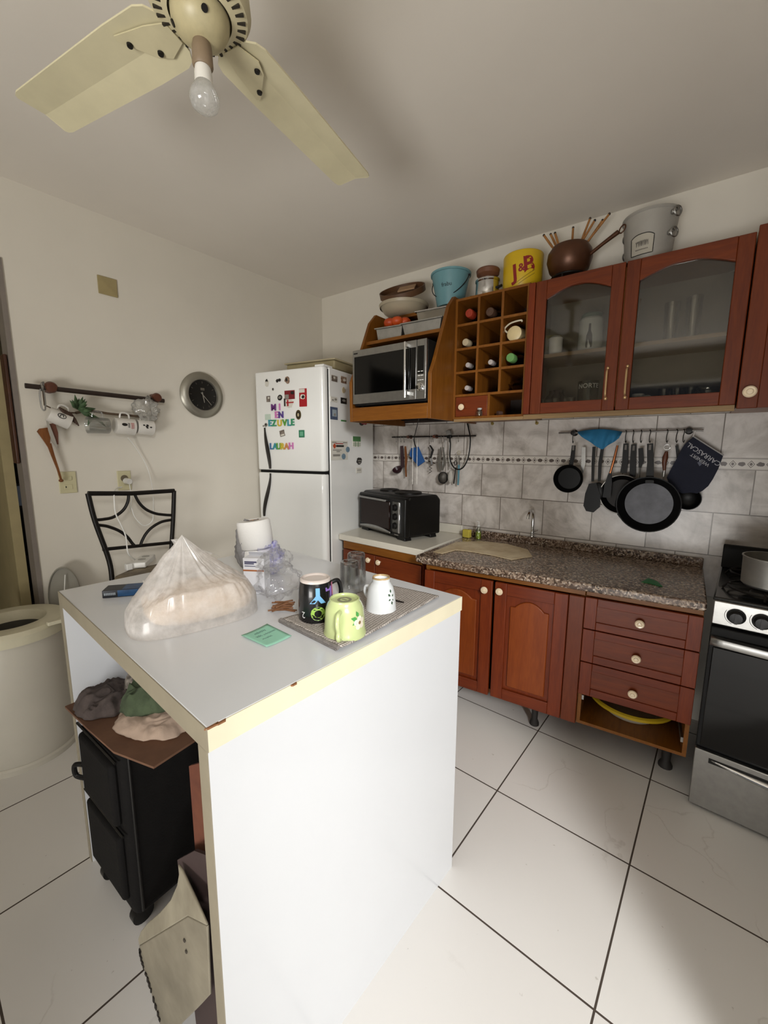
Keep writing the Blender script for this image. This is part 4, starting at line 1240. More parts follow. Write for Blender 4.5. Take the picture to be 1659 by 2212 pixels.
for x, r in ((.34, .085), (.14, .065)):
    fin('hotplate', MB().lathe([(0, TH), (r, TH), (r, TH+.008), (r-.008, TH+.012), (r-.014, TH+.008), (r*.3, TH+.008), (r*.25, TH+.006), (0, TH+.006)], 32, (x, .14, 0)), BLKMETAL, TO)
fin('badge', MB().bx(.40, .44, -.0125, -.011, .028, .032), GREY_, TO)

# ------------------------------------------------------------------ rails on the tiles
def hook_pts(p, top, h=.05):
    """S hook from the rail at top down to p"""
    x, y = p.x, top.y
    return smooth_path([V((x-.004, y+.007, top.z-.004)), V((x, y, top.z+.0075)), V((x+.003, y-.008, top.z-.004)), V((x, y-.002, top.z-h*.5)), V((x, y+.004, top.z-h)), V((x+.004, y-.004, top.z-h-.008)), V((x+.006, y-.012, top.z-h+.002))], 4)
RY = 2.375
ra, rb = at_y(847, 943, RY), at_y(1028, 943, RY)
ra.z = rb.z = (ra.z+rb.z)/2
K1 = thing('utensil_rail', 'dark twisted iron rail with small hooks behind the toaster oven', 'rail', (ra.x, 2.41, ra.z))
fin('rail', MB().tube([ra, rb], .0045, 8), BLKMETAL, K1, w=True)
for px in (882, 938):
    p = at_y(px, 943, RY)
    fin('bracket', MB().lathe([(0, 0), (.012, 0), (.012, .004), (.006, .01), (.006, .03), (.011, .034), (.009, .045), (0, .046)], 14, (p.x, 2.41, ra.z), (0, -1, 0)), BROWNK, K1, w=True)
r1 = ra.copy()
for px in (856, 866, 873, 931, 935, 953, 959, 970, 990):
    fin('hook', MB().tube(hook_pts(at_y(px, 943, RY), r1, .028), .0015, 6), STEEL, K1, w=True)

def on1(px, py, y=RY-.004): return at_y(px, py, y)
def hang(name, label, cat, mb_list, group=None):
    """mb_list = [(part, MB, mat)], world coordinates"""
    allv = [p for _, m, _ in mb_list for p in m.v]
    top = max(allv, key=lambda p: p.z); zmin = min(p.z for p in allv)
    T = thing(name, label, cat, (top.x, top.y, zmin), 0, group)
    for n_, m, mt in mb_list: fin(n_, m, mt, T, w=True)
    return T
def strip(pts, wd, y_th=.004, y=RY-.004):
    """flat tapered strip through pixel points on the hanging plane"""
    P = [at_y(a, b, y) for a, b in pts]
    L, Rr = [], []
    for i, p in enumerate(P):
        t = (P[min(i+1, len(P)-1)]-P[max(i-1, 0)]).normalized()
        nn = V((t.z, 0, -t.x))
        L.append(p+nn*wd[i]/2); Rr.append(p-nn*wd[i]/2)
    return MB().prism(L+Rr[::-1], (0, y_th, 0))
WDU = wood('utensil_wood', '5e3418', '7a4a24', '8e5a30', 'z', 2.)
hang('ladle', 'dark maroon ladle on the left end of the utensil rail behind the toaster oven', 'ladle', [
    ('handle', strip([(867, 963), (869, 1010)], [.022, .026], .008), mat('maroon_plastic', '30121a', .4)),
    ('bowl', MB().lathe([(0, -.03), (.022, -.024), (.034, -.008), (.036, 0), (.033, 0), (.02, -.02), (0, -.026)], 20, on1(858, 1013, RY-.02), (0, -.6, .8)), mat('maroon_plastic', '30121a', .4))])
hang('wooden_spoon', 'brown wooden spatula beside the maroon ladle on the rail', 'wooden spoon', [('blade', strip([(875, 964), (877, 990), (876, 1010)], [.012, .018, .012], .006, RY-.012), WDU), ('handle', strip([(876, 1010), (877, 1030)], [.012, .01], .006, RY-.012), WDU)])
hang('pot_holder', 'blue diamond shaped pot holder on the rail above the toaster oven', 'pot holder', [
    ('cloth', MB().prism([on1(x, y, RY-.006) for x, y in [(888, 968), (903, 965), (917, 997), (903, 1007), (884, 983)]], (0, .008, 0)), mat('blue_cloth', '2a5c9c', .85, bump=.5, bs=300)),
    ('loop', MB().tube([on1(897, 966), on1(893, 950), on1(896, 944)], .0015, 6), BLACK)])
hang('corkscrew', 'steel corkscrew and opener with dark handle on the utensil rail', 'corkscrew', [
    ('handle', MB().tube([on1(929, 962), on1(935, 972), on1(930, 990)], [.005, .008, .006], 8), BLACK),
    ('body', MB().tube([on1(931, 990), on1(934, 1003)], .008, 8).tube([on1(926, 996), on1(940, 1001)], .005, 8), CHROME),
    ('screw', MB().tube([on1(930+3*math.sin(i*1.3), 1003+i*1.4) for i in range(14)], .0022, 6), STEEL)])
hang('tongs', 'grey steel tongs on the middle of the utensil rail', 'tongs', [
    ('arm', strip([(952, 966), (948, 1000), (951, 1016)], [.008, .02, .012], .003), STEEL), ('arm', strip([(957, 966), (961, 1000), (955, 1016)], [.008, .018, .012], .003, RY-.014), STEEL)])
p = on1(957, 1032)
hang('strainer', 'round wire strainer with dark rim below the steel tongs', 'strainer', [
    ('rim', MB().tube(arc(p, (.026, .012, 0), (0, 0, .036), 0, 2*PI, 24)[:-1], .004, 8, closed=True), BLKMETAL),
    ('mesh', MB().grid(lambda u, v: p+V((.026, .012, 0))*math.cos(2*PI*u)*v+V((0, 0, .036))*math.sin(2*PI*u)*v+V((0, -.012*(1-v*v), 0)), 24, 6, True), mat('grey_mesh', '4a4640', .5, .5)),
    ('handle', MB().tube([p+V((.0, 0, .036)), on1(955, 1012), on1(962, 950)], .0025, 6), STEEL)])
hang('brush', 'white bristle brush with handle beside the round strainer', 'brush', [
    ('bristles', MB().sph(on1(973, 1030, RY-.02), (.018, .016, .042), 14, 10), mat('white_bristle', 'b8b4ac', .9, bump=1., bs=200)),
    ('handle', MB().tube([on1(973, 1012), on1(971, 975), on1(972, 948)], .004, 8), STEEL)])
hang('peeler', 'light blue peeler with string at the right end of the utensil rail', 'peeler', [
    ('handle', strip([(991, 1004), (990, 1030), (989, 1048)], [.012, .010, .008], .006), mat('light_blue', '5c90a0', .4)),
    ('ring', MB().tube(arc(on1(991, 978), (.009, 0, 0), (0, 0, .011), 0, 2*PI, 14)[:-1], .002, 6, closed=True), mat('pale_ring', 'b4aa8c', .4)),
    ('blade', strip([(991, 984), (992, 1004)], [.006, .008], .004), STEEL)])
hang('scissors', 'dark kitchen scissors hanging right of the light blue peeler', 'scissors', [
    ('blade', strip([(984, 1010), (980, 1045)], [.006, .008], .003, RY), BLKMETAL), ('handle', MB().tube(arc(on1(984, 1000, RY), (.008, 0, 0), (0, 0, .014), 0, 2*PI, 12)[:-1], .0025, 6, closed=True), BLACK)])
# black cable with plug
pts = [at_y(x, y, q) for x, y, q in [(1007, 905, 2.39), (1012, 925, 2.38), (1016, 950, 2.36), (1012, 985, 2.36), (1002, 1008, 2.365), (990, 1014, 2.37), (979, 1008, 2.37), (972, 990, 2.37), (973, 960, 2.365), (971, 942, 2.365)]]
cb = thing('power_cable', 'black power cable hanging in a loop from wall unit to plug on the rail', 'cable', pts[5])
fin('cord', MB().tube(smooth_path(pts, 6), .0042, 8), BLACK, cb, w=True)
q = at_y(970, 935, 2.365)
fin('plug', MB().obx(q, (.014, 0, .004), (0, .012, 0), (-.005, 0, .016)), mat('grey_plug', '8c8a86', .4), cb, w=True, bevel=.003)
q2 = at_y(971, 943, 2.365)
fin('plug_body', MB().obx(q2, (.014, 0, .002), (0, .013, 0), (-.002, 0, .010)), BLACK, cb, w=True, bevel=.003)
pts = [at_y(x, y, q) for x, y, q in [(905, 902, 2.2), (901, 920, 2.3), (895, 945, 2.36), (896, 958, 2.365), (900, 968, 2.36)]]
one('power_cable', 'thin black cable hanging from the wall unit behind the blue pot holder', 'cable', MB().tube(smooth_path(pts, 6), .0025, 8), BLACK)
for i, px in enumerate((892, 901)):
    a_, b_ = at_y(px, 948, 2.36), at_y(px-1, 1046, 2.33)
    one('skewer', ['thin pale skewer hanging to the toaster oven top, left of the pair', 'thin pale skewer hanging to the toaster oven top, right of the pair'][i], 'skewer', MB().tube([a_, b_], .0022, 6), mat('pale_metal', 'c8c4bc', .3, .6))
# cup hooks on the tiles
for px, py in ((1064, 915), (1160, 914)):
    p = at_y(px, py, 2.411)
    one('wall_hook', ['small brass hook on the tiles, left of the two above the sink', 'small brass hook on the tiles, right of the two above the sink'][px > 1100], 'hook', MB().cyl(p, p-V((0, .006, 0)), .009).tube([p, p-V((0, .02, 0)), p-V((0, .024, -.004)), p-V((0, .024, -.014))], .002, 6), mat('tile_brass', 'a08c50', .4, .6))
# curtain-like rod under the wall unit
p0, p1 = at_y(838, 908, 2.36), at_y(1000, 908, 2.36)
one('rod', 'thin dark rod fixed under the wall units above the utensil rail', 'rod', MB().tube([p0, p1], .003, 6).tube([at_y(842, 906, 2.36), at_y(842, 895, 2.36)], .003, 6).tube([at_y(998, 908, 2.36), at_y(998, 895, 2.36)], .003, 6), BLKMETAL)

# second rail with pans
R2Y = 2.365
ra, rb = at_y(1207, 936, R2Y), at_y(1520, 929, R2Y)
rz = (ra.z+rb.z)/2
ra.z = rb.z = rz
K2 = thing('pan_rail', 'thin steel rail with dark brackets holding the pans beside the cooker', 'rail', (ra.x, 2.41, rz))
fin('rail', MB().tube([ra, rb], .0045, 8), STEEL, K2, w=True)
for px in (1238, 1488):
    p = at_y(px, 935, R2Y)
    fin('bracket', MB().lathe([(0, 0), (.016, 0), (.016, .004), (.007, .01), (.007, .036), (.014, .04), (.012, .052), (0, .054)], 16, (p.x, 2.411, rz), (0, -1, 0)), BLKMETAL, K2, w=True)
for px in (1238, 1352, 1368, 1385, 1404, 1441, 1462, 1477):
    fin('hook', MB().tube(hook_pts(at_y(px, 935, R2Y), ra, .045), .0018, 6), BLKMETAL, K2, w=True)

PANB = mat('pan_black', '0b0b0b', .42, spec=.22)
PANH = mat('pan_handle', '141312', .5, spec=.25)
def handle_strip(pts, wd, y, th=.012):
    return strip(pts, wd, th, y)
def pan(label, c, r, y, depth, hpts, hw, inner, rimm=None, name='frying_pan', hole=True):
    p = at_y(c[0], c[1], y)
    mb = MB().lathe([(0, 0), (r*.74, 0), (r*.97, depth), (r, depth+.002), (r, depth+.004), (r*.965, depth+.003), (r*.75, .004)], 44, p+V((0, depth, 0)), (0, -1, 0))
    inn = MB().lathe([(r*.752, .0042), (0, .0046)], 44, p+V((0, depth, 0)), (0, -1, 0))
    parts = [('pan', mb, PANB), ('cooking_surface', inn, inner), ('handle', handle_strip(hpts, hw, y+depth*.35), PANH)]
    if rimm: parts.append(('rim', MB().tube(arc(p-V((0, .003, 0)), (r, 0, 0), (0, 0, r), 0, 2*PI, 40)[:-1], .0028, 6, closed=True), rimm))
    if hole:
        hx = at_y(hpts[0][0]+(hpts[1][0]-hpts[0][0])*.12, hpts[0][1]+(hpts[1][1]-hpts[0][1])*.2, y+depth*.35-.002)
        parts.append(('hanging_hole', MB().obx(hx, (.0045, 0, 0), (0, .002, 0), (0, 0, .012)), mat('pan_hole_grey', '6a6560', .6)))
    return hang(name, label, 'pan', parts)
WORN = mat('worn_nonstick', '56565a', .42, .25, var=.35, vs=12, c2='3c3c40', spec=.3)
pan('large black frying pan with worn grey centre, frontmost on the pan rail', (1399, 1090), .130, 2.262, .045, [(1404, 958), (1405, 1000), (1403, 1044)], [.024, .026, .034], WORN)
pan('small black frying pan at the left end of the pan rail', (1227, 1034), .073, 2.30, .028, [(1239, 962), (1236, 990), (1232, 1008)], [.016, .020, .018], PANB)
pan('medium frying pan with pale rim, partly behind the large worn pan', (1342, 1068), .096, 2.335, .03, [(1352, 958), (1350, 1000), (1346, 1022)], [.022, .026, .028], mat('brown_burnt', '1c1610', .45, spec=.2), mat('pan_rim_grey', '7c7872', .35, .7))
pan('black pan behind the large worn pan, handle second of the four upright handles', (1378, 1092), .10, 2.362, .022, [(1369, 960), (1367, 1000), (1366, 1030)], [.022, .026, .026], PANB)
hang('knife_sharpener', 'black handled steel with ring between the pan handles on the rail', 'utensil', [('handle', handle_strip([(1384, 968), (1385, 995), (1382, 1010)], [.02, .022, .012], 2.345), PANH), ('shaft', MB().tube([at_y(1382, 1010, 2.345), at_y(1380, 1035, 2.345)], .004, 8), STEEL)])
hang('slotted_spatula', 'black slotted spatula, leftmost long black utensil on the pan rail', 'spatula', [('handle', strip([(1283, 965), (1281, 1000), (1280, 1040)], [.014, .014, .012], .008, 2.32), PANH),
     ('blade', MB().prism([at_y(x, y, 2.318) for x, y in [(1272, 1045), (1288, 1043), (1297, 1070), (1296, 1095), (1282, 1107), (1266, 1104), (1260, 1092), (1264, 1066)]], (0, .006, 0)), PANB)])
hang('serving_spoon', 'black serving spoon right of the slotted spatula on the pan rail', 'spoon', [('handle', strip([(1301, 968), (1296, 1000), (1294, 1040)], [.014, .016, .012], .008, 2.335), PANH), ('bowl', MB().sph(at_y(1292, 1062, 2.335), (.028, .008, .048), 16, 10), PANB)])
hang('bread_knife', 'grey knife with steel blade behind the slotted spatula', 'knife', [('blade', strip([(1261, 966), (1260, 1000), (1257, 1022)], [.018, .020, .012], .003, 2.36), STEEL)])
hang('copper_spatula', 'black turner with shiny copper handle beside the blue cloth', 'spatula', [('handle', MB().tube([at_y(1334, 962, 2.31), at_y(1326, 995, 2.31), at_y(1318, 1022, 2.31)], [.005, .0065, .005], 10), mat('bright_copper', 'c07a50', .25, .9)), ('head', strip([(1318, 1022), (1314, 1045), (1310, 1075)], [.014, .032, .036], .006, 2.315), PANB)])
hang('carving_fork', 'carving fork with turned dark handle right of the pan handles', 'fork', [('handle', MB().tube([at_y(1440, 975, 2.33), at_y(1437, 988, 2.33), at_y(1435, 1000, 2.33), at_y(1435, 1016, 2.33)], [.006, .012, .010, .006], 12), BROWNK), ('ferrule', MB().tube([at_y(1435, 1016, 2.33), at_y(1433, 1030, 2.33)], .006, 10), STEEL), ('tine', MB().tube([at_y(1433, 1030, 2.33), at_y(1431, 1050, 2.33)], .003, 6), STEEL), ('ring', MB().tube(arc(at_y(1441, 966, 2.33), (.012, 0, .0), (0, 0, .012), 0, 2*PI, 14)[:-1], .002, 6, closed=True), STEEL)])
hang('ladle', 'round black ladle below the navy oven mitt', 'ladle', [('bowl', MB().lathe([(0, 0), (.03, .004), (.046, .018), (.052, .034), (.049, .034), (.042, .018), (.028, .007), (0, .004)], 28, at_y(1486, 1076, 2.375), (0, -1, 0)), PANB), ('handle', strip([(1462, 962), (1466, 1000), (1476, 1060)], [.012, .012, .014], .006, 2.37), PANH)])
# oven mitt
NAVY = mat('navy_cloth', '14182a', .85, bump=.4, bs=250)
MY = 2.335
mo = [(1497, 944), (1562, 985), (1552, 1012), (1540, 1035), (1530, 1050), (1518, 1060), (1506, 1066), (1492, 1064), (1474, 1066), (1460, 1060), (1446, 1046), (1440, 1032), (1450, 1012), (1462, 990), (1472, 970), (1480, 958)]
mp_ = [at_y(x, y, MY) for x, y in mo]
t1, t0 = at_y(1562, 985, MY), at_y(1497, 944, MY)
tx = (t0-t1).normalized(); ty = V((tx.z, 0, -tx.x))*1
if ty.z > 0: ty = -ty
ang = math.atan2(tx.z, tx.x)
def mitt_text(s, px, py, size):
    c0 = at_y(px, py, MY-.0005)
    ex = V((math.cos(ang), 0, math.sin(ang))); ez = V((-math.sin(ang), 0, math.cos(ang)))
    return MB().text(s, size, lambda x, y, z: c0+ex*x+ez*y-V((0, z, 0)), .001)
cz_ = sum((p for p in mp_), V())/len(mp_)
hang('oven_mitt', 'navy oven mitt with white lettering hanging upside down on the pan rail', 'oven mitt', [
    ('mitt', MB().prism(mp_, (0, .022, 0)), NAVY),
    ('cuff_trim', MB().tube([t0+V((0, .011, 0)), t1+V((0, .011, 0))], .006, 8), mat('white_trim', 'b8b8b8', .8)),
    ('loop', MB().tube([t0+V((.0, .01, 0)), at_y(1500, 934, 2.36), at_y(1502, 930, 2.365)], .003, 6), WHITE),
    ('lettering', mitt_text('CARRASCAL', 1520, 981, .0275), mat('grey_white_print', 'b8b8bc', .7)),
    ('lettering', mitt_text('WEINERT', 1512, 993, .020), mat('grey_white_print', 'b8b8bc', .7)),
    ('emblem', MB().prism([at_y(x, y, MY-.001) for x, y in [(1506, 999), (1512, 997), (1516, 1003), (1511, 1007)]], (0, .0015, 0)), mat('grey_print', '5c6070', .7))])
# blue cloth over the rail
BC = [(1247, 936), (1265, 929), (1300, 927), (1335, 926), (1345, 932), (1335, 945), (1325, 955), (1312, 966), (1300, 972), (1285, 965), (1268, 955), (1255, 945)]
bc = at_y(1298, 946, 2.335)
def clothf(u, v):
    # u along the rail, v from the top edge down
    a_ = at_y(1247+98*u, 932-6*math.sin(PI*u), 2.35)
    low = 942+30*max(0, 1-abs(u-.54)/.54)**1.0
    b_ = at_y(1247+98*(u*.86+.07), low, 2.325)
    p = a_.lerp(b_, v)
    p.y += -.012*math.sin(PI*v)+.006*math.sin(u*22+v*3)*(.3+v)
    return p
one('cleaning_cloth', 'bright blue cloth draped over the pan rail', 'cloth', MB().grid(clothf, 30, 12), mat('blue_cloth_bright', '2a7aa8', .8, bump=.5, bs=200), solid=.004, sub=1)

# ------------------------------------------------------------------ on the granite
p = at_z(1005, 1147, .781)
fa = at_z(1150, 1165, .781)
fy = 2.398
fx = at_y(1150, 1148, fy).x
FC = thing('faucet', 'chrome swan neck faucet at the back of the granite worktop', 'faucet', (fx, fy, .8225))
fin('base', MB().lathe([(0, 0), (.012, 0), (.012, .008), (.010, .014), (.009, .03), (0, .03)], 20), CHROME, FC)
fin('spout', MB().tube([V((0, 0, .01)), V((0, 0, .09))]+arc((0, -.05, .11), (0, .05, 0), (0, 0, .05), 0, PI*.95, 14), .008, 12), CHROME, FC)
fin('lever', MB().tube([(0.0, .0, .03), (.03, .0, .045)], .005, 8), CHROME, FC)
p = at_y(1009, 1143, 2.33)
one('sponge', 'yellow kitchen sponge standing at the back of the worktop', 'sponge', MB().obx((p.x, 2.33, .806), (.024, -.004, 0), (.003, .014, 0), (0, 0, .025)), mat('yellow_sponge', 'c8b848', .9, bump=1., bs=120), bevel=.004)
p = at_y(1034, 1143, 2.34)
DB = thing('soap_bottle', 'clear pump bottle with lime green soap beside the yellow sponge', 'bottle', (p.x, 2.34, .781))
fin('soap', MB().lathe([(0, .002), (.017, .002), (.017, .042), (0, .042)], 20), mat('lime_soap', 'b8d018', .25, trans=.2), DB)
fin('bottle', MB().lathe([(0, 0), (.0185, 0), (.019, .004), (.019, .052), (.008, .068), (.008, .078), (.0065, .078), (.0065, .066), (.0175, .05), (.0175, .003)], 20), GLASS, DB)
fin('pump', MB().cyl((0, 0, .076), (0, 0, .086), .009).tube([(0, 0, .086), (0, 0, .105), (-.012, -.008, .108)], .003, 8), mat('clear_pump', 'd8d8d4', .2), DB)
pts = [(1385, 1258), (1400, 1250), (1420, 1257), (1431, 1268), (1420, 1266), (1404, 1261)]
one('leaf', 'small green leaf lying on the granite worktop', 'leaf', MB().prism([at_z(x, y, .7805) for x, y in pts], (0, 0, .003)), mat('leaf_green', '2e7a48', .5))
# basin inside the open drawer compartment
bp_ = mtx(B2) @ V((.885, .20, .159))
YBN = thing('serving_dish', 'round dish with yellow rim in the open compartment of the drawer cabinet', 'dish', bp_)
fin('dish', MB().lathe([(0, 0), (.10, 0), (.15, .05), (.145, .052), (.098, .005), (0, .005)], 44), mat('pale_dish', 'c8c0ac', .4), YBN)
fin('rim', MB().lathe([(.142, .045), (.166, .05), (.168, .062), (.16, .068), (.144, .06)], 44, closed=True), mat('yellow_rim', 'b89a20', .4), YBN)

# ------------------------------------------------------------------ left wall
def wl(px, py, off=.0): return at_wl(px, py, off)
def wbox(c, hw, hh, d0, d1):
    """box on the left wall: centre point on the wall, half width/height, depths"""
    c = V(c)
    return MB().obx(c+WLN*(d0+d1)/2, WLT*hw, WLN*(d1-d0)/2, V((0, 0, hh)))
pl = thing('blank_plate', 'yellowed square cover plate high on the left wall', 'wall plate', wl(232, 619))
fin('plate', wbox(wl(232, 619), .043, .043, 0, .006), mat('yellowed_plate', 'a8986c', .5, var=.2), pl, w=True, bevel=.002)
pl = thing('light_switch', 'cream double switch plate on the left wall behind the spoon handle', 'switch', wl(146, 1042))
fin('plate', wbox(wl(146, 1042), .036, .053, 0, .007), BONE, pl, w=True, bevel=.003)
c0 = wl(146, 1042)
fin('rocker', wbox(c0+V((0, 0, .020)), .017, .010, .007, .011), BONE, pl, w=True, bevel=.002)
fin('socket', wbox(c0+V((0, 0, -.022)), .017, .012, .007, .009), BONE, pl, w=True, bevel=.002)
fin('hole', wbox(c0+V((0, 0, -.022))+WLT*-.010, .002, .004, .009, .0098), BLACK, pl, w=True)
pl = thing('wall_socket', 'cream socket plate on the left wall above the chair', 'socket', wl(268, 1038))
c1 = wl(268, 1038)
fin('plate', wbox(c1, .033, .052, 0, .007), BONE, pl, w=True, bevel=.003)
fin('socket', MB().cyl(c1+WLN*.006+V((0, 0, .012)), c1+WLN*.010+V((0, 0, .012)), .018), mat('socket_brown', '6e6450', .5), pl, w=True)
CH = thing('phone_charger', 'white phone charger plugged into the socket above the chair', 'charger', c1+WLN*.02)
fin('body', MB().cyl(c1+WLN*.010+V((0, 0, -.002))+WLT*.006, c1+WLN*.050+V((0, 0, -.004))+WLT*.010, .017, .015, 20), WHITE, CH, w=True, bevel=.002)
q = c1+WLN*.040+WLT*.01
pts = [q+V((0, 0, -.015)), wl(284, 1075, .05), wl(281, 1105, .10), at_x(283, 1095, -2.29), at_x(292, 1118, -2.27), at_x(310, 1135, -2.27), at_x(327, 1128, -2.27), at_x(331, 1110, -2.28), wl(330, 1060, .05), wl(318, 1010, .02), wl(295, 970, .02), wl(276, 945, .04)]
fin('cord', MB().tube(smooth_path(pts, 6), .0022, 6), WHITE, CH, w=True)

CK = thing('wall_clock', 'round silver wall clock with black face on the left wall', 'clock', wl(435, 854))
cc = wl(435, 854)
fin('rim', MB().lathe([(.125, 0), (.133, .004), (.135, .012), (.128, .02), (.108, .030), (.092, .030), (.088, .022), (.088, .016)], 56, cc, WLN), mat('satin_silver', 'a4a094', .38, .8, var=.1), CK, w=True)
fin('face', MB().lathe([(0, .017), (.09, .017), (.09, .004), (0, .004)], 48, cc, WLN), mat('clock_black', '15130f', .25), CK, w=True)
def hand_(angle, L, wd, d):
    e = WLT*-1*0 + (WLT*math.sin(angle)+V((0, 0, math.cos(angle))))
    s_ = e.cross(WLN).normalized()
    return MB().prism([cc+WLN*d-e*.018+s_*wd, cc+WLN*d+e*L+s_*wd*.6, cc+WLN*d+e*L-s_*wd*.6, cc+WLN*d-e*.018-s_*wd], WLN*.0015)
HG = mat('clock_hand', 'a8a49a', .35, .5)
fin('hour_hand', hand_(rad(170), .045, .003, .018), HG, CK, w=True)
fin('minute_hand', hand_(rad(138), .075, .0022, .020), HG, CK, w=True)
mk = MB()
for i in range(12):
    a = i*PI/6
    e = WLT*math.sin(a)+V((0, 0, math.cos(a)))
    mk.obx(cc+e*.074+WLN*.0175, e*.006, e.cross(WLN)*.0012, WLN*.0006)
mk.obx(cc+V((0, 0, .035))+WLN*.0175, WLT*.012, V((0, 0, .007)), WLN*.0006)
fin('marking', mk, mat('clock_grey', '5c564c', .5), CK, w=True)

# mug rail
OFF = .055
a_, b_ = wl(54, 833, OFF), wl(354, 866, OFF)
MRL = thing('mug_rail', 'dark wooden rod on two brown knobs carrying mugs on the left wall', 'rail', wl(204, 850))
fin('rod', MB().tube([a_, b_], .0115, 14), mat('dark_rod', '2a1c14', .45), MRL, w=True)
for px, py in ((103, 839), (329, 861)):
    p = wl(px, py, 0)
    fin('knob', MB().lathe([(0, 0), (.022, 0), (.024, .01), (.02, .03), (.024, .045), (.026, .06), (.02, .072), (0, .074)], 20, p, WLN), BROWNK, MRL, w=True)
for px in (90, 321):
    p = wl(px, 838 if px < 200 else 860, OFF)
    fin('metal_band', MB().lathe([(.0118, -.004), (.0145, -.004), (.0145, .004), (.0118, .004)], 18, p, (b_-a_).normalized(), closed=True), STEEL, MRL, w=True)
# dried stalk the mugs hang on
stk = [wl(163, 892, .05), wl(195, 888, .045), wl(240, 894, .05), wl(285, 898, .05), wl(338, 905, .05)]
GS = thing('dried_stalk', 'brown dried stalk with green sprig hanging below the mug rail', 'plant', wl(250, 900, .05))
fin('stem', MB().tube(smooth_path(stk, 6), .006, 8).tube([wl(70+22, 840, .055), wl(96, 875, .055), wl(130, 890, .05), stk[0]], .0035, 6).tube([wl(321, 862, .055), wl(325, 885, .05), wl(330, 903, .05)], .0025, 6), mat('dried_stem', '5c4a38', .8, var=.4, vs=60), GS, w=True)
lf = MB()
rnd = random.Random(3)
base = wl(168, 885, .06)
for i in range(18):
    a = rnd.uniform(-.6, 2.6)
    L = rnd.uniform(.035, .075)
    e = (WLT*math.cos(a)+V((0, 0, math.sin(a)))+WLN*rnd.uniform(-.3, .8)).normalized()
    s_ = e.cross(WLN).normalized()
    m_ = base+e*L*.5
    lf.add([base, m_+s_*.010+WLN*.003, base+e*L, m_-s_*.010+WLN*.003], [(0, 1, 2, 3)])
base = wl(200, 895, .06)
for i in range(8):
    a = rnd.uniform(-2.2, -.7)
    L = rnd.uniform(.03, .08)
    e = (WLT*math.cos(a)+V((0, 0, math.sin(a)))+WLN*.3).normalized()
    s_ = e.cross(WLN).normalized()
    m_ = base+e*L*.5
    lf.add([base, m_+s_*.008, base+e*L, m_-s_*.008], [(0, 1, 2, 3)])
fin('leaf', lf, mat('dull_green_leaf', '4a6440', .7, var=.4, vs=40), GS, w=True, solid=.0012, label='dull green leaves')
hk = thing('carabiner', 'long steel carabiner hook on the left end of the mug rail', 'hook', wl(93, 862, .055))
fin('loop', MB().tube(smooth_path([wl(90, 828, .06), wl(86, 850, .06), wl(90, 880, .06), wl(97, 886, .06), wl(98, 872, .058), wl(95, 845, .058), wl(94, 826, .058), wl(90, 828, .06)], 5), .0032, 8), STEEL, hk, w=True)
MUGW = mat('white_mug', 'dcd8d0', .25, coat=.3)
def hung_mug(label, c, ax_px, r, L, m, deco=None, handle_up=True, glassm=False, group=None):
    """mug hanging by its handle; c = pixel of the middle, ax_px = pixel direction from base to mouth"""
    off = .055+r*.2
    p0 = wl(c[0], c[1], off)
    p1 = wl(c[0]+ax_px[0], c[1]+ax_px[1], off)
    e = (p1-p0).normalized()
    upv = (V((0, 0, 1))-e*e.z).normalized()
    sd = e.cross(upv)
    T = thing('hanging_mug', label, 'mug', p0-V((0, 0, r)), 0, group)
    b0 = p0-e*L/2
    fin('body', MB().lathe([(0, 0), (r*.9, 0), (r*.94, .004), (r, L), (r-.003, L+.001), (r-.005, L-.002), (r*.88, .006), (0, .006)], 32, b0, e), m, T, w=True)
    h0 = b0+e*L*.25+upv*r*.93
    fin('handle', MB().tube(smooth_path([h0, h0+upv*.024+e*.004, h0+upv*.030+e*L*.25, h0+upv*.022+e*L*.46, h0+e*L*.5+upv*.002], 6), .0048, 8), m, T, w=True)
    if deco:
        for nm_, mb_, mm_ in deco(b0, e, upv, WLN, r, L): fin(nm_, mb_, mm_, T, w=True)
    return T
def on_cyl(b0, e, up, out, r, t, h):
    """point on the mug wall: t = angle from the side facing the room towards 'up', h = distance from the base"""
    sd = e.cross(up)
    if sd.dot(out) < 0: sd = -sd
    return b0+e*h+(sd*math.cos(t)+up*math.sin(t))*(r*1.008)
INK = mat('black_print', '1a1614', .4)
REDP = mat('red_print', 'b03030', .4)
def deco_ring(b0, e, up, out, r, L):
    ring = MB().tube([on_cyl(b0, e, up, out, r, .30*math.cos(a)+.25, L*.50+.016*math.sin(a)) for a in [i*2*PI/18 for i in range(18)]], .0016, 5, closed=True)
    ring.tube([on_cyl(b0, e, up, out, r, .25+x, L*.5+y) for x, y in ((-.15, -.006), (.12, -.006), (.15, .004), (-.1, .006))], .0018, 5)
    return [('emblem', ring, INK)]
def deco_cat(b0, e, up, out, r, L):
    mb = MB()
    for k in range(1):
        mb.add([on_cyl(b0, e, up, out, r*1.004, .18*math.cos(a)+.15, L*.35+.013*math.sin(a)) for a in [i*2*PI/16 for i in range(16)]], [list(range(16))])
    m2 = MB()
    for i, t in enumerate((.35, .2, .05, -.1)):
        m2.tube([on_cyl(b0, e, up, out, r, t, L*.52), on_cyl(b0, e, up, out, r, t, L*.60), on_cyl(b0, e, up, out, r, t-.08, L*.62)], .0014, 5)
    m3 = MB()
    for i, t in enumerate((.42, .27, .12, -.03, -.18)):
        m3.tube([on_cyl(b0, e, up, out, r, t, L*.70), on_cyl(b0, e, up, out, r, t-.07, L*.75), on_cyl(b0, e, up, out, r, t, L*.80), on_cyl(b0, e, up, out, r, t-.04, L*.86)], .0014, 5)
    return [('print', mb, INK), ('print', m2, INK), ('print', m3, REDP)]
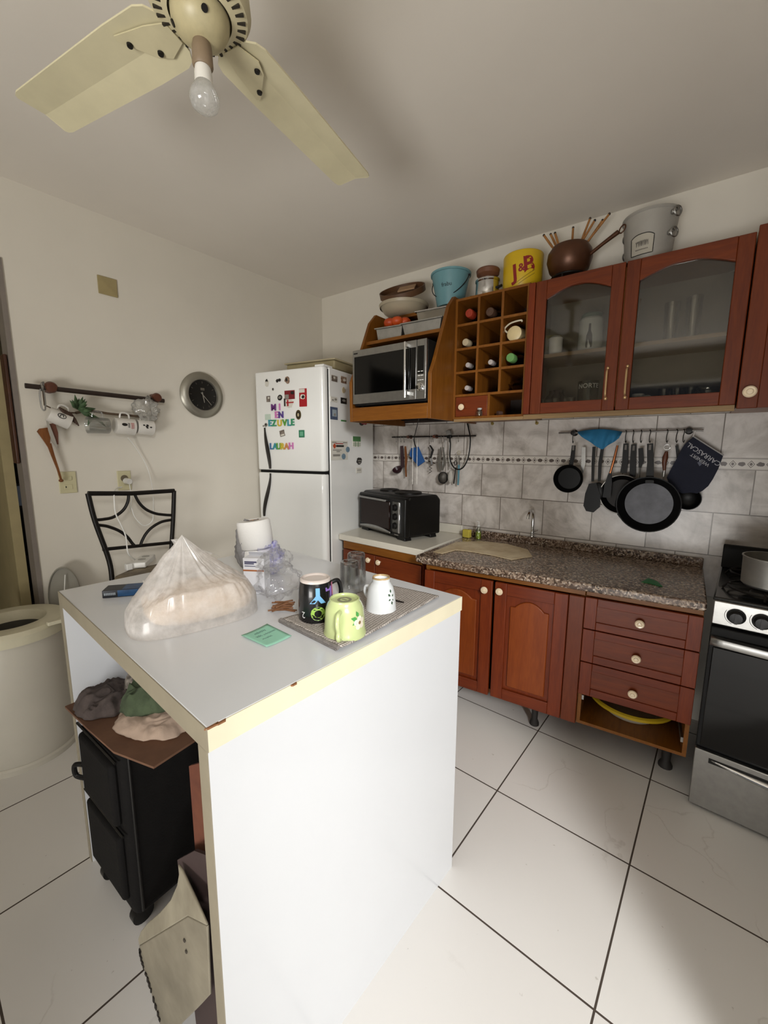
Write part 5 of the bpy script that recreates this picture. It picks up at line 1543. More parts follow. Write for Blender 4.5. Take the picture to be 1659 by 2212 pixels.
def deco_small(b0, e, up, out, r, L):
    m2 = MB()
    for i, (t, h) in enumerate(((.2, .3), (.05, .45), (.15, .52), (-.1, .5), (.25, .5), (.0, .72))):
        m2.add([on_cyl(b0, e, up, out, r*1.004, t+.10*math.cos(a), L*h+.006*math.sin(a)) for a in [k*2*PI/8 for k in range(8)]], [list(range(8))])
    return [('print', m2, INK)]
hung_mug('white mug with round black emblem, tilted at the left end of the mug rail', (128, 903), (40, 16), .036, .085, MUGW, deco_ring)
hung_mug('clear glass mug second from the left on the mug rail', (212, 919), (-40, -2), .041, .092, glassy('mug_glass', (.95, .96, .95), .10, body=.06), None)
hung_mug('white mug with black dog print and red lettering on the mug rail', (269, 921), (40, 4), .043, .088, MUGW, deco_cat)
hung_mug('white mug with small black print at the right end of the mug rail', (312, 923), (40, 4), .040, .080, MUGW, deco_small)
p = wl(150, 892, .075)
mb = MB()
rnd = random.Random(5)
for i in range(7):
    s_ = wl(128+i*4, 880+i*2, .075); e_ = wl(146+i*4, 902+i*3, .08)
    mb.tube([s_, s_.lerp(e_, .5)+WLN*.006, e_], [.005, .006, .003], 6)
one('dried_pods', 'bunch of dark brown dried pods beside the tilted white mug', 'dried pods', mb, mat('dark_pod', '4a362a', .8, var=.4, vs=50))
def wstrip(pts, wd, th, off):
    P = [wl(a, b, off) for a, b in pts]
    L, Rr = [], []
    for i, pp in enumerate(P):
        t = (P[min(i+1, len(P)-1)]-P[max(i-1, 0)]).normalized()
        nn = t.cross(WLN).normalized()
        L.append(pp+nn*wd[i]/2); Rr.append(pp-nn*wd[i]/2)
    return MB().prism(L+Rr[::-1], WLN*th)
hang('wooden_paddle', 'brown wooden paddle spoon hanging head up at the left of the mug rail', 'wooden spoon', [
    ('blade', MB().prism([wl(x, y, .03) for x, y in [(79, 932), (84, 926), (106, 923), (108, 935), (107, 960), (112, 985), (104, 968), (92, 950)]], WLN*.010), WDU),
    ('handle', wstrip([(105, 958), (114, 985), (124, 1012), (131, 1035)], [.018, .013, .009, .008], .008, .031), WDU),
    ('handle_end', MB().sph(wl(132, 1038, .035), (.010, .010, .008), 10, 8), WDU)])
hang('wooden_fork', 'reddish brown wooden utensil behind the pale strip below the tilted mug', 'utensil', [('blade', wstrip([(110, 915), (118, 935), (124, 960)], [.030, .024, .006], .006, .045), mat('reddish_wood', '6a3c2a', .6, var=.3))])
hang('spatula_strip', 'pale metal strip utensil hanging below the tilted white mug', 'utensil', [('blade', wstrip([(101, 908), (108, 930), (115, 950), (124, 968)], [.006, .014, .016, .004], .003, .055), mat('pale_metal', 'c8c4bc'))])
rnd = random.Random(11)
pb = wl(316, 884, .07)
def crumple(c, r, seed, nu=28, nv=16, amp=.35, fr=2.2):
    def f(u, v):
        th, ph = u*2*PI, v*PI
        d = V((math.sin(ph)*math.cos(th), math.sin(ph)*math.sin(th), -math.cos(ph)))
        n1 = noise.noise(d*fr+V((seed, 0, 0))); n2 = noise.noise(d*fr*3+V((0, seed, 0))); n3 = noise.noise(d*fr*7+V((0, 0, seed)))
        k = 1+amp*(n1+.6*abs(n2)+.3*abs(n3))
        return V(c)+V((d.x*r[0], d.y*r[1], d.z*r[2]))*k
    return MB().grid(f, nu, nv, True)
one('plastic_bag', 'small crumpled clear plastic bag at the right end of the mug rail', 'plastic bag', crumple(pb, (.03, .055, .045), 2.1, 36, 22, .6), glassy('crumpled_clear', (.95, .95, .93), .14, .15, body=.3, bodyc=(.85, .84, .8)), ang=180)

# ------------------------------------------------------------------ chair
CX = -2.25
CHR = thing('metal_chair', 'black metal chair with star shaped back and brown seat by the left wall', 'chair', (-2.06, .93, 0))
def cxp(px, py): return at_x(px, py, CX)
pTL, pTR, pBL, pBR = cxp(190, 1066), cxp(376, 1060), cxp(236, 1212), cxp(370, 1200)
fin('back_post', MB().tube(smooth_path([pTL, cxp(205, 1125), pBL, pBL+V((.01, .0, -.12))], 6), .0115, 10), BLKMETAL, CHR, w=True)
fin('back_post', MB().tube(smooth_path([pTR, cxp(374, 1120), pBR, pBR+V((.01, .0, -.12))], 6), .0115, 10), BLKMETAL, CHR, w=True)
fin('top_rail', MB().tube([pTL, cxp(285, 1066), pTR], .0115, 10), BLKMETAL, CHR, w=True)
fin('lower_rail', MB().tube([cxp(222, 1187), cxp(371, 1172)], .009, 10), BLKMETAL, CHR, w=True)
for pts in ([(278, 1066), (276, 1084), (266, 1102), (245, 1117), (222, 1122), (206, 1123)],
            [(290, 1066), (300, 1085), (315, 1100), (335, 1109), (355, 1112), (372, 1113)],
            [(209, 1134), (232, 1137), (258, 1147), (275, 1160), (286, 1174), (293, 1181)],
            [(371, 1123), (350, 1127), (330, 1138), (316, 1152), (307, 1168), (303, 1180)]):
    fin('back_arc', MB().tube(smooth_path([cxp(*q) for q in pts], 5), .0075, 8), BLKMETAL, CHR, w=True)
sy0, sy1 = pBL.y-.03, pBR.y+.03
sz = .655
def seatf(u, v):
    th = 2*PI*u
    c, s = math.cos(th), math.sin(th)
    e = .55
    x = abs(c)**e*(1 if c > 0 else -1); y = abs(s)**e*(1 if s > 0 else -1)
    prof = [(0, 0), (.95, 0), (1.0, .022), (.97, .05), (.8, .066), (.4, .072), (0, .073)]
    k = v*6; i = min(int(k), 5); f = k-i
    r = prof[i][0]*(1-f)+prof[i+1][0]*f; z = prof[i][1]*(1-f)+prof[i+1][1]*f
    return V((-2.045+x*r*.19, (sy0+sy1)/2+y*r*(sy1-sy0)/2, sz+z+.004*noise.noise(V((x*3, y*3, 1)))))
fin('seat', MB().grid(seatf, 48, 19, True), mat('brown_leatherette', '86785f', .55, c2='4e4438', vs=16, bump=.4, bs=40), CHR, w=True, ang=60)
fin('seat_frame', MB().tube([(-2.225, sy0+.03, sz-.008), (-1.87, sy0+.01, sz-.008), (-1.87, sy1-.01, sz-.008), (-2.225, sy1-.03, sz-.008)], .009, 8, closed=True), BLKMETAL, CHR, w=True)
for x, y, dx, dy in ((-2.235, sy0+.03, -.03, -.02), (-2.235, sy1-.03, -.03, .02), (-1.88, sy0+.02, .02, -.01), (-1.88, sy1-.02, .02, .01)):
    fin('leg', MB().tube([(x, y, sz), (x+dx, y+dy, 0)], .0115, 10), BLKMETAL, CHR, w=True)
fin('stretcher', MB().tube([(-2.245, sy0+.025, .25), (-1.873, sy0+.015, .25)], .007, 8).tube([(-2.245, sy1-.025, .25), (-1.873, sy1-.015, .25)], .007, 8), BLKMETAL, CHR, w=True)
# white power supply on the seat with its cord
zt = sz+.073
PA, PB = at_z(293, 1226, zt+.012), at_z(325, 1200, zt+.012)
e = (PB-PA).normalized(); s_ = e.cross(V((0, 0, 1)))
PW = thing('power_strip', 'white power strip lying on the chair seat', 'power strip', V(((PA.x+PB.x)/2, (PA.y+PB.y)/2, zt-.001)))
cen = V(((PA.x+PB.x)/2, (PA.y+PB.y)/2, zt+.013))
fin('case', MB().obx(cen, e*.085, s_*.034, V((0, 0, .014))), WHITE, PW, w=True, bevel=.004)
fin('socket', MB().lathe([(0, .0), (.018, 0), (.018, .003), (0, .003)], 16, cen+V((0, 0, .013))-e*.02).lathe([(0, .0), (.018, 0), (.018, .003), (0, .003)], 16, cen+V((0, 0, .013))+e*.04), mat('light_grey_plastic', 'b8b6b0', .5), PW, w=True)
pts = [cen-s_*.04+e*.02, at_x(277, 1195, -2.2), at_x(272, 1160, -2.235), at_x(262, 1135, -2.235), at_x(250, 1110, -2.235), at_x(247, 1085, -2.24), at_x(247, 1062, -2.26), wl(252, 1055, .06), wl(263, 1052, .03)]
fin('cord', MB().tube(smooth_path(pts, 6), .0032, 8), WHITE, PW, w=True)
q = at_x(277, 1212, -2.19)
one('adapter_cube', 'small white adapter on the chair seat left of the power strip', 'adapter', MB().obx((q.x, q.y, zt+.012), (.014, 0, 0), (0, .014, 0), (0, 0, .016)), WHITE, bevel=.003)

# ------------------------------------------------------------------ washing machine
WMX, WMY, WMR, WMH = -2.262, .395, .192, .60
WM = thing('washing_machine', 'round white tub washing machine with open grey lid at the left edge', 'washing machine', (WMX, WMY, 0))
WMB = mat('aged_white_plastic', 'cdc8bb', .4, var=.06, vs=5)
fin('tub', MB().lathe([(0, .02), (WMR-.012, .02), (WMR-.008, .03), (WMR-.004, .12), (WMR-.004, WMH-.10), (WMR-.008, WMH-.06), (0, WMH-.06)], 56), WMB, WM)
fin('base_ring', MB().lathe([(WMR-.02, 0), (WMR-.002, 0), (WMR, .022), (WMR-.006, .03), (WMR-.02, .03)], 56, closed=True), WMB, WM)
fin('top_ring', MB().lathe([(WMR-.01, WMH-.062), (WMR+.004, WMH-.058), (WMR+.006, WMH-.02), (WMR-.006, WMH-.004), (WMR-.03, WMH), (WMR-.07, WMH-.002), (WMR-.08, WMH-.012), (WMR-.085, WMH-.05)], 56), CREAM, WM)
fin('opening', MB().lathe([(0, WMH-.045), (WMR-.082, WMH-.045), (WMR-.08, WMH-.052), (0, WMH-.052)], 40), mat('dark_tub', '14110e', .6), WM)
hp = at_z(121, 1343, WMH)
fin('hinge', MB().obx(loc(WM, V((hp.x, hp.y, WMH))), (.012, 0, 0), (0, .03, 0), (0, 0, .008)), CREAM, WM, bevel=.003)
fin('screw', MB().cyl(loc(WM, V((WMX+WMR-.02, WMY-.1, WMH-.05))), loc(WM, V((WMX+WMR+.0, WMY-.115, WMH-.05))), .005), BLKMETAL, WM)
# the lid stands up against the wall
lc = at_x(140, 1285, -2.40)
lid_n = V((.93, -.25, .12)).normalized()
lt_ = lid_n.cross(V((0, 0, 1))).normalized(); lu = lt_.cross(lid_n).normalized()
if lu.z < 0: lu = -lu
def lidring(k, d): return [lc+lt_*(.064*k*math.cos(t))+lu*(.140*k*math.sin(t))+lid_n*d for t in [i*2*PI/40 for i in range(40)]]
mb = MB()
r_ = [lidring(.0001, .0), lidring(.93, .0), lidring(1, .006), lidring(1, .016), lidring(.96, .018), lidring(.95, .008), lidring(.0001, .008)]
mb.add([p for q in r_ for p in q], [(k*40+i, k*40+(i+1) % 40, k*40+40+(i+1) % 40, k*40+40+i) for k in range(6) for i in range(40)])
fin('lid', mb, mat('grey_lid_plastic', '8c887c', .4, var=.08), WM, w=True)
fin('lid_cord', MB().tube([lc+lu*.10+lid_n*.02+lt_*-.01, lc+lu*.02+lid_n*.03, lc-lu*.08+lid_n*.02+lt_*.02], .0022, 6), WHITE, WM, w=True)

# ------------------------------------------------------------------ ceiling fan
FX, FY, FZ = -.842, .537, 2.15
CF = thing('ceiling_fan', 'cream ceiling fan with bare bulb hanging from the ceiling', 'ceiling fan', (FX, FY, 1.984))
FC_ = mat('aged_cream_paint', 'd2c8a4', .45, var=.12, vs=14)
FB_ = mat('aged_cream_blade', 'd8cfac', .5, var=.10, vs=9)
b0 = FZ-1.984
fin('rod', MB().lathe([(0, 0), (.06, .0), (.055, -.03), (.016, -.05), (.016, -.24), (0, -.24)], 28, (0, 0, CZ-1.984-.002)), FC_, CF)
fin('motor_housing', MB().lathe([(0, b0+.085), (.05, b0+.083), (.082, b0+.062), (.093, b0+.040), (.095, b0+.016), (.088, b0+.004), (.058, b0-.004)], 48), FC_, CF)
sl = MB()
for i in range(30):
    a = i*2*PI/30
    e = V((math.cos(a), math.sin(a), 0)); s_ = V((-math.sin(a), math.cos(a), 0))
    sl.obx(V((0, 0, b0+.0005))+e*.074, e*.010, s_*.0026, V((0, 0, .0018)))
fin('vent_slot', sl, mat('dark_slot', '2a2418', .7), CF, label='ring of dark vent slots')
fin('switch_cup', MB().lathe([(.054, b0-.002), (.053, b0-.016), (.046, b0-.030), (.034, b0-.041), (.022, b0-.047), (0, b0-.047)], 40), mat('aged_cream_cup', 'c4b890', .4, var=.2, vs=30), CF)
for a in (-.4, -2.2, -3.6):
    e = V((math.cos(a), math.sin(a), 0))
    fin('screw', MB().lathe([(0, 0), (.006, 0), (.006, .003), (0, .003)], 12, e*.048+V((0, 0, b0-.025)), (e+V((0, 0, -.6))).normalized()), BLKMETAL, CF)
fin('lamp_socket', MB().lathe([(0, b0-.042), (.016, b0-.044), (.0185, b0-.055), (.0195, b0-.085), (.017, b0-.089), (0, b0-.089)], 24), mat('grey_brown_socket', '8c7860', .5, var=.2), CF)
fin('bulb', MB().lathe([(.016, b0-.115), (.021, b0-.124), (.027, b0-.136), (.028, b0-.145), (.0245, b0-.156), (.014, b0-.164), (0, b0-.166)], 28), glassy('bulb_glass', (.95, .95, .94), .06, .08, body=.30, bodyc=(.92, .92, .9)), CF)
fin('bulb_neck', MB().lathe([(0, b0-.086), (.0145, b0-.086), (.0165, b0-.100), (.0165, b0-.116), (0, b0-.116)], 24), mat('bulb_white', 'e8e4dc', .35), CF)
for k, ang_ in enumerate((rad(190.6), rad(98.6), rad(324))):
    e = V((math.cos(ang_), math.sin(ang_), 0)); s_ = V((-math.sin(ang_), math.cos(ang_), 0))
    tilt = rad((5, 3, 5)[k])
    sd = s_*math.cos(tilt)+V((0, 0, math.sin(tilt)))
    up = e.cross(sd)
    def bl_(r, s, d=0.): return e*r+sd*s+up*(d-.006*(1-abs(s)/.065)*.0)+V((0, 0, b0))
    prof = [(.078, .040), (.090, .056), (.110, .064), (.20, .066), (.545, .061), (.558, .057), (.562, .050)]
    top = [(r, w_) for r, w_ in prof]
    vs, fs = [], []
    nn = len(prof)
    for d in (0, .004):
        for r, w_ in prof:
            vs += [bl_(r, -w_, d), bl_(r, -w_*.12, d+.007), bl_(r, w_, d)]
    o = nn*3
    for i in range(nn-1):
        for j in range(2):
            fs.append((i*3+j, i*3+j+1, i*3+j+4, i*3+j+3)); fs.append((o+i*3+j, o+i*3+j+1, o+i*3+j+4, o+i*3+j+3))
        fs.append((i*3, i*3+3, o+i*3+3, o+i*3)); fs.append((i*3+2, i*3+5, o+i*3+5, o+i*3+2))
    for j in range(2):
        fs.append((j, j+1, o+j+1, o+j)); q = (nn-1)*3; fs.append((q+j, q+j+1, o+q+j+1, o+q+j))
    bd = fin('blade', MB().add(vs, fs), FB_, CF, ang=6)
    arm = MB().prism([bl_(.075, -.02, .000), bl_(.075, .02, .000), bl_(.12, .034, -.0005), bl_(.195, .046, -.0005), bl_(.198, .036, -.0005), bl_(.15, -.02, .001), bl_(.12, -.034, -.0005)], up*-.0025)
    fin('bracket', arm, FC_, bd)
    for r, s in ((.135, -.015), (.18, .022)): fin('screw', MB().lathe([(0, 0), (.0065, 0), (.0055, .004), (0, .0045)], 12, bl_(r, s, -.003), -up), BLKMETAL, bd)

# ------------------------------------------------------------------ on the island
TZ = IH+.0005
def tz(px, py, dz=0.): return at_z(px, py, TZ+dz)
# woven dish towel, folded at its left edge
TA, TB_, TC_, TD_ = tz(612, 1346), tz(737, 1408), tz(948, 1293), tz(826, 1266)
def weave_mat(name, c1, c2):
    t = NT(name)
    v = t.coord((1, 1, 1), (0, 0, rad(40)))
    ch = t.n('ShaderNodeTexChecker'); ch.inputs['Scale'].default_value = 190
    t.l(v, ch.inputs['Vector'])
    n = t.noise(v, 300, 2)
    wv = t.n('ShaderNodeTexWave'); wv.inputs['Scale'].default_value = 60; wv.inputs['Distortion'].default_value = 2
    t.l(v, wv.inputs['Vector'])
    c = t.mix(ch.outputs['Fac'], c1, c2)
    c = t.mix(.35, c, t.ramp(n, [(.35, c1), (.65, c2)]))
    t.l(c, t.b.inputs['Base Color'])
    t.b.inputs['Roughness'].default_value = .9
    t.bump(ch.outputs['Fac'], .5, .002)
    return t.m
def towelf(u, v):
    a = TA.lerp(TB_, v); b = TD_.lerp(TC_, v)
    p = a.lerp(b, u)
    p.z = TZ+.005+.0012*noise.noise(V((u*6, v*6, 0)))+.004*max(0, 1-u*9)
    p += V((.004*noise.noise(V((v*5, 2, 0))), .004*noise.noise(V((u*5, 5, 0))), 0))
    return p
DT = thing('dish_towel', 'grey woven dish towel spread under the upturned mugs', 'towel', ((TA+TC_)/2).to_3d()*1)
DT.location.z = TZ
WEAVE = weave_mat('grey_waffle_weave', 'cac2ba', '665e58')
fin('towel', MB().grid(towelf, 60, 30), WEAVE, DT, w=True, solid=.004)
fe = MB()
for k in range(2):
    fe.tube([(TA.lerp(TB_, v)+V((-.004-.006*k, -.004+.002*k, .004+.005*(1-k)+.001*noise.noise(V((v*9, k, 0)))))) for v in [i/24 for i in range(25)]], .0045, 8)
fin('folded_hem', fe, mat('grey_hem', '8a8480', .9, var=.35, vs=120, bump=.6, bs=300), DT, w=True)
MZ = TZ+.0066

def upturned(name, label, cat, px, py, r_rim, r_base, h, m, prof=None, foot=.004, basem=None, group=None):
    p = at_z(px, py, MZ)
    T = thing(name, label, cat, p, 0, group)
    return T, p
# black mug with letters
T, p = upturned('mug', 'black mug with colourful letters standing upside down on the grey towel', 'mug', 683, 1336, .04, .04, .11, None)
p = T.location
fin('body', MB().lathe([(.0375, .0035), (.041, .0035), (.0415, .02), (.0410, .06), (.0395, .085), (.0365, .098)], 44), mat('black_glaze', '0e0e10', .25, coat=.3), T)
fin('rim', MB().lathe([(.037, 0), (.0405, 0), (.0412, .0036), (.037, .0036)], 40, closed=True), mat('white_glaze', 'e8e2da', .3), T, label='white rim at the bottom')
fin('base', MB().lathe([(.0367, .098), (.0362, .103), (.033, .1055), (.030, .1045), (.028, .1015), (0, .1015)], 40), mat('pale_pink_glaze', 'd8ccc4', .3), T, label='unglazed pale base facing up')
a = math.atan2(-p.y, -p.x)
def mug_letter(ch, size, ang, zc, mm, bold=.03, rot=PI):
    def f(x, y, z):
        r = .0414+(-.0018 if zc+y > .085 else 0)+z*.4
        t = a+ang+x/.0415
        return V((r*math.cos(t), r*math.sin(t), zc+y))
    fin('letter', MB().text(ch, size, f, .0008, rot, bold), mm, T)
mug_letter('Y', .046, .12, .073, mat('light_blue_letter', '78b4e0', .4), .06)
mug_letter('O', .042, .12, .030, mat('lime_letter', 'a0c858', .4), .05)
mug_letter('L', .044, .92, .072, mat('lilac_letter', '9070c0', .4), .05)
mug_letter('U', .040, .95, .028, mat('navy_letter', '303060', .4), .05)
mug_letter('2', .022, -.78, .024, mat('white_letter', 'd8d8d8', .4), .0)
mug_letter('I', .04, 1.35, .080, mat('pink_letter', 'e08ca8', .4), .05)
e = V((math.cos(a+1.9), math.sin(a+1.9), 0))
fin('handle', MB().tube(smooth_path([e*.039+V((0, 0, .085)), e*.058+V((0, 0, .088)), e*.066+V((0, 0, .06)), e*.058+V((0, 0, .03)), e*.039+V((0, 0, .025))], 6), .0055, 10), mat('black_glaze', '0e0e10'), T)
# green mug
p = at_z(745, 1368, MZ)
GM = thing('mug', 'pale green mug with white flower decal upside down at the front of the towel', 'mug', p)
GG = mat('pale_green_glaze', 'c4d094', .25, coat=.4, var=.04)
fin('body', MB().lathe([(.044, 0), (.0475, .001), (.0475, .008), (.0455, .011), (.0440, .04), (.0420, .062), (.037, .074), (.0335, .079), (.0335, .083), (.0315, .084), (.0295, .082), (.0290, .079), (0, .079)], 48), GG, GM)
fin('base_mark', MB().lathe([(.010, .0791), (.016, .0791), (.016, .0795), (.010, .0795)], 20, closed=True).bx(-.007, .007, -.002, .002, .0791, .0795), mat('grey_stamp', '8c8c70', .6), GM)
a = math.atan2(-p.y, -p.x)-.25
e = V((math.cos(a), math.sin(a), 0))
fin('handle', MB().tube(smooth_path([e*.0405+V((0, 0, .066)), e*.056+V((0, 0, .064)), e*.062+V((0, 0, .046)), e*.055+V((0, 0, .026)), e*.058+V((0, 0, .014)), e*.05+V((0, 0, .007)), e*.044+V((0, 0, .012))], 6), [.0052]*30+[.006]*7, 10), GG, GM)
def gcyl(t, z): 
    r = .0458 if z < .015 else .0446-.0006*(z-.03)/.02
    return V((r*1.012*math.cos(a+t), r*1.012*math.sin(a+t), z))
lf = MB()
for t0, z0, t1, z1, wd in ((.95, .046, .55, .052, .010), (.95, .044, .62, .036, .010), (1.0, .050, .85, .066, .009), (1.0, .04, 1.3, .048, .008)):
    m0, m1 = (t0+t1)/2, (z0+z1)/2
    dt, dz = (z1-z0)/.045, -(t1-t0)*.045
    L = math.hypot(dt*.045, dz)
    lf.add([gcyl(t0, z0), gcyl(m0+dt/L*.045*wd*.5/.045*.9, m1+dz/L*wd*.5), gcyl(t1, z1), gcyl(m0-dt/L*wd*.5, m1-dz/L*wd*.5)], [(0, 1, 2, 3)])
fin('decal_leaf', lf, mat('decal_green', '4c9c4c', .35), GM)
fl = MB()
for k in range(5):
    th = k*2*PI/5+.4
    ct, cz = 1.05+.21*math.cos(th), .038+.0095*math.sin(th)
    fl.add([gcyl(ct+.15*math.cos(q*PI/5), cz+.0066*math.sin(q*PI/5)) for q in range(10)], [list(range(10))])
fin('decal_flower', fl, mat('decal_cream', 'ece4d0', .35), GM)
fin('decal_centre', MB().add([gcyl(1.05+.09*math.cos(q*PI/4), .038+.004*math.sin(q*PI/4)) * 1.003 for q in range(8)], [list(range(8))]), mat('decal_brown', '8c7048', .4), GM)
# white cup
p = at_z(823, 1316, MZ)
WC = thing('cup', 'white porcelain cup with small leaf sprig upside down at the right of the towel', 'cup', p)
WG = mat('white_porcelain', 'e4e8ea', .2, coat=.4, var=.02)
fin('body', MB().lathe([(.037, 0), (.0395, .001), (.038, .02), (.0355, .045), (.031, .062), (.025, .072), (.0225, .076), (.0225, .085), (.0215, .0865), (.019, .085), (.0185, .079), (0, .079)], 48), WG, WC)
fin('foot_ring', MB().lathe([(.0185, .084), (.0228, .084), (.0222, .088), (.0195, .088)], 36, closed=True), mat('worn_gilt_rim', 'c0a478', .4), WC)
a = math.atan2(-p.y, -p.x)
def wcyl(t, z):
    r = .0395-.0035*z/.045 if z < .045 else .036-.0045*(z-.045)/.017
    return V((r*1.012*math.cos(a+t), r*1.012*math.sin(a+t), z))
lf = MB()
for t, z, dt, dz in ((.72, .045, -.2, .006), (.72, .038, -.18, -.004), (.8, .052, .0, .010), (.8, .032, .05, -.010), (.86, .043, .16, .005), (.86, .036, .14, -.004)):
    n_t, n_z = -dz/.037*.35, dt*.037*.35
    lf.add([wcyl(t, z), wcyl(t+dt*.5+n_t, z+dz*.5+n_z), wcyl(t+dt, z+dz), wcyl(t+dt*.5-n_t, z+dz*.5-n_z)], [(0, 1, 2, 3)])
fin('decal_leaf', lf, mat('decal_dark_green', '46604a', .4), WC)
e = V((math.cos(a-2.2), math.sin(a-2.2), 0))
fin('handle', MB().tube(smooth_path([e*.034+V((0, 0, .055)), e*.05+V((0, 0, .052)), e*.052+V((0, 0, .034)), e*.038+V((0, 0, .018))], 6), .004, 8), WG, WC)
# two upturned glasses
def ribbed(label, px, py, r0, r1, h):
    p = at_z(px, py, MZ)
    T = thing('drinking_glass', label, 'glass', p, 0, 'upturned glasses on the towel')
    def f(u, v):
        th = 2*PI*u
        rr = r0+(r1-r0)*v
        rib = (.0012*abs(math.cos(th*6)) if v < .88 else 0)
        return V(((rr-rib)*math.cos(th), (rr-rib)*math.sin(th), h*v))
    g = glassy('ribbed_glass', (.925, .93, .925), .10, .03)
    mb = MB().grid(f, 72, 24, True)
    mb.lathe([(r0-.003, 0), (r0, 0)], 40).lathe([(r0-.0035, 0), (r1-.003, h-.012), (0, h-.010)], 40)
    fin('body', mb, g, T)
    fin('base', MB().lathe([(r1, h), (r1-.002, h+.003), (r1-.008, h+.004), (r1-.012, h+.001), (0, h+.0005)], 40), glassy('thick_glass_base', (.80, .81, .80), .16, .05), T)
ribbed('upturned ribbed glass behind the mugs on the towel, nearer the camera', 756, 1278, .031, .027, .088)
ribbed('upturned ribbed glass farther back behind the other glass on the towel', 770, 1257, .031, .027, .090)
q = tz(858, 1299, .008)
one('teaspoon', 'small dark spoon handle lying on the towel right of the white cup', 'spoon', MB().tube([tz(846, 1294, .010), tz(858, 1298, .011), tz(872, 1302, .010)], [.002, .003, .0025], 8, flat=.5), mat('dark_spoon', '2c2624', .4, .5))
# green note
N_ = [tz(521, 1375), tz(577, 1350), tz(630, 1376), tz(576, 1400)]
def notef(u, v):
    q_ = N_[0].lerp(N_[1], u).lerp(N_[3].lerp(N_[2], u), v)
    q_.z = TZ+.001+.0035*(u-.5)**2*4*.5
    return q_
NT_ = thing('paper_note', 'mint green paper note with handwriting lying beside the towel', 'note', (N_[0]+N_[2])/2)
NT_.location.z = TZ
fin('paper', MB().grid(notef, 10, 10), mat('mint_paper', '96ccb4', .8, var=.05), NT_, w=True, solid=.0006)
hw = MB()
rnd = random.Random(4)
def scrib(u0, u1, v, amp):
    n = int((u1-u0)*60)
    hw.tube([notef(u0+(u1-u0)*i/n, min(.98, max(.02, v+amp*math.sin(i*1.9+v*9)*rnd.uniform(.4, 1))))+V((0, 0, .0008)) for i in range(n+1)], .0005, 4)
scrib(.30, .72, .22, .07); scrib(.20, .40, .40, .06); scrib(.46, .9, .42, .05); scrib(.25, .6, .6, .04)
fin('handwriting', hw, mat('grey_pen', '5c7a70', .7), NT_, w=True)

# medicine box and toilet roll
def boxc(base, ang, w_, d_, h):
    e = V((math.cos(ang), math.sin(ang), 0)); s_ = V((-math.sin(ang), math.cos(ang), 0))
    return e, s_
bp_ = tz(550, 1283)
ba = rad(-1)
e = V((.86, .51, 0)).normalized(); s_ = V((-e.y, e.x, 0))
bw, bd, bh = .062, .045, .106
MBX = thing('medicine_box', 'white carton with orange stripe standing in front of the toilet roll', 'box', bp_+e*.0+s_*bd/2)
c0 = bp_+s_*bd/2+V((0, 0, bh/2))
fin('carton', MB().obx(c0, e*bw/2, s_*bd/2, V((0, 0, bh/2))), mat('carton_white', 'e4e4e8', .45), MBX, w=True, bevel=.001)
fr0 = bp_-s_*.0006
def onb(x, z, w2, h2): return MB().obx(fr0+e*x+V((0, 0, z-.009)), e*w2, s_*.0004, V((0, 0, h2)))
fin('stripe', onb(0, .079, bw/2, .0022), mat('orange_print', 'a86438', .5), MBX, w=True)
fin('print', onb(-.008, .104, .018, .0022).obx(fr0+e*-.012+V((0, 0, .090)), e*.014, s_*.0004, V((0, 0, .0018))).obx(fr0+e*-.010+V((0, 0, .083)), e*.016, s_*.0004, V((0, 0, .001))).obx(fr0+e*.0+V((0, 0, .010)), e*.026, s_*.0004, V((0, 0, .0006))), mat('grey_blue_print', '50506c', .5), MBX, w=True)
fin('open_flap', MB().prism([c0+V((0, 0, bh/2))-e*bw/2+s_*bd/2, c0+V((0, 0, bh/2))+e*bw/2+s_*bd/2, c0+V((0, 0, bh/2+.012))+e*bw*.4+s_*(bd/2-.018), c0+V((0, 0, bh/2+.012))-e*bw*.4+s_*(bd/2-.018)], V((0, 0, .0008))), mat('carton_white', 'e4e4e8'), MBX, w=True)
# stack: lower roll in film, upper roll tilted
rb = at_z(541, 1228, TZ)
rb = V((-1.142, .835, TZ))
TRM = mat('white_tissue', 'e8e6e2', .9, var=.03, bump=.3, bs=160)
def roll(name, label, c, r, h, ax, group=None):
    T = thing(name, label, 'toilet paper', c, 0, group)
    fin('paper', MB().lathe([(.019, h), (.022, h+.0015), (r-.004, h+.0015), (r, h-.004), (r+.0008, h*.5), (r, .004), (r-.004, 0), (.019, 0)], 44, (0, 0, 0), ax), TRM, T, ang=50)
    fin('core', MB().lathe([(.019, 0), (.019, h+.001), (.0175, h+.001), (.0175, 0)], 24, (0, 0, 0), ax, closed=True), mat('brown_core', 'a88460', .8), T)
    return T
top_r = at_z(543, 1193, TZ+.082)
def place_roll():
    # upper roll: its bottom rests on the lower roll
    roll('toilet_roll', 'toilet paper roll with open core on top of the film wrapped roll', rb+V((0, 0, .0885)), .054, .092, V((-.10, -.06, 1)).normalized())
roll('toilet_roll', 'lower toilet paper roll wrapped in grey purple film behind the white carton', rb, .049, .086, (0, 0, 1))
place_roll()
wrap = glassy('film_wrap', (.86, .86, .88), .04, .15, body=.5, bodyc=(.50, .49, .50))
rbe = V((.86, .51, 0)).normalized()
one('film_wrap', 'crumpled grey film standing around the left side of the toilet rolls', 'plastic wrap', crumple(rb-rbe*.016+V((-.01, .006, .088)), (.050, .052, .090), 7.3, 56, 36, .20, 2.6), wrap, ang=180)
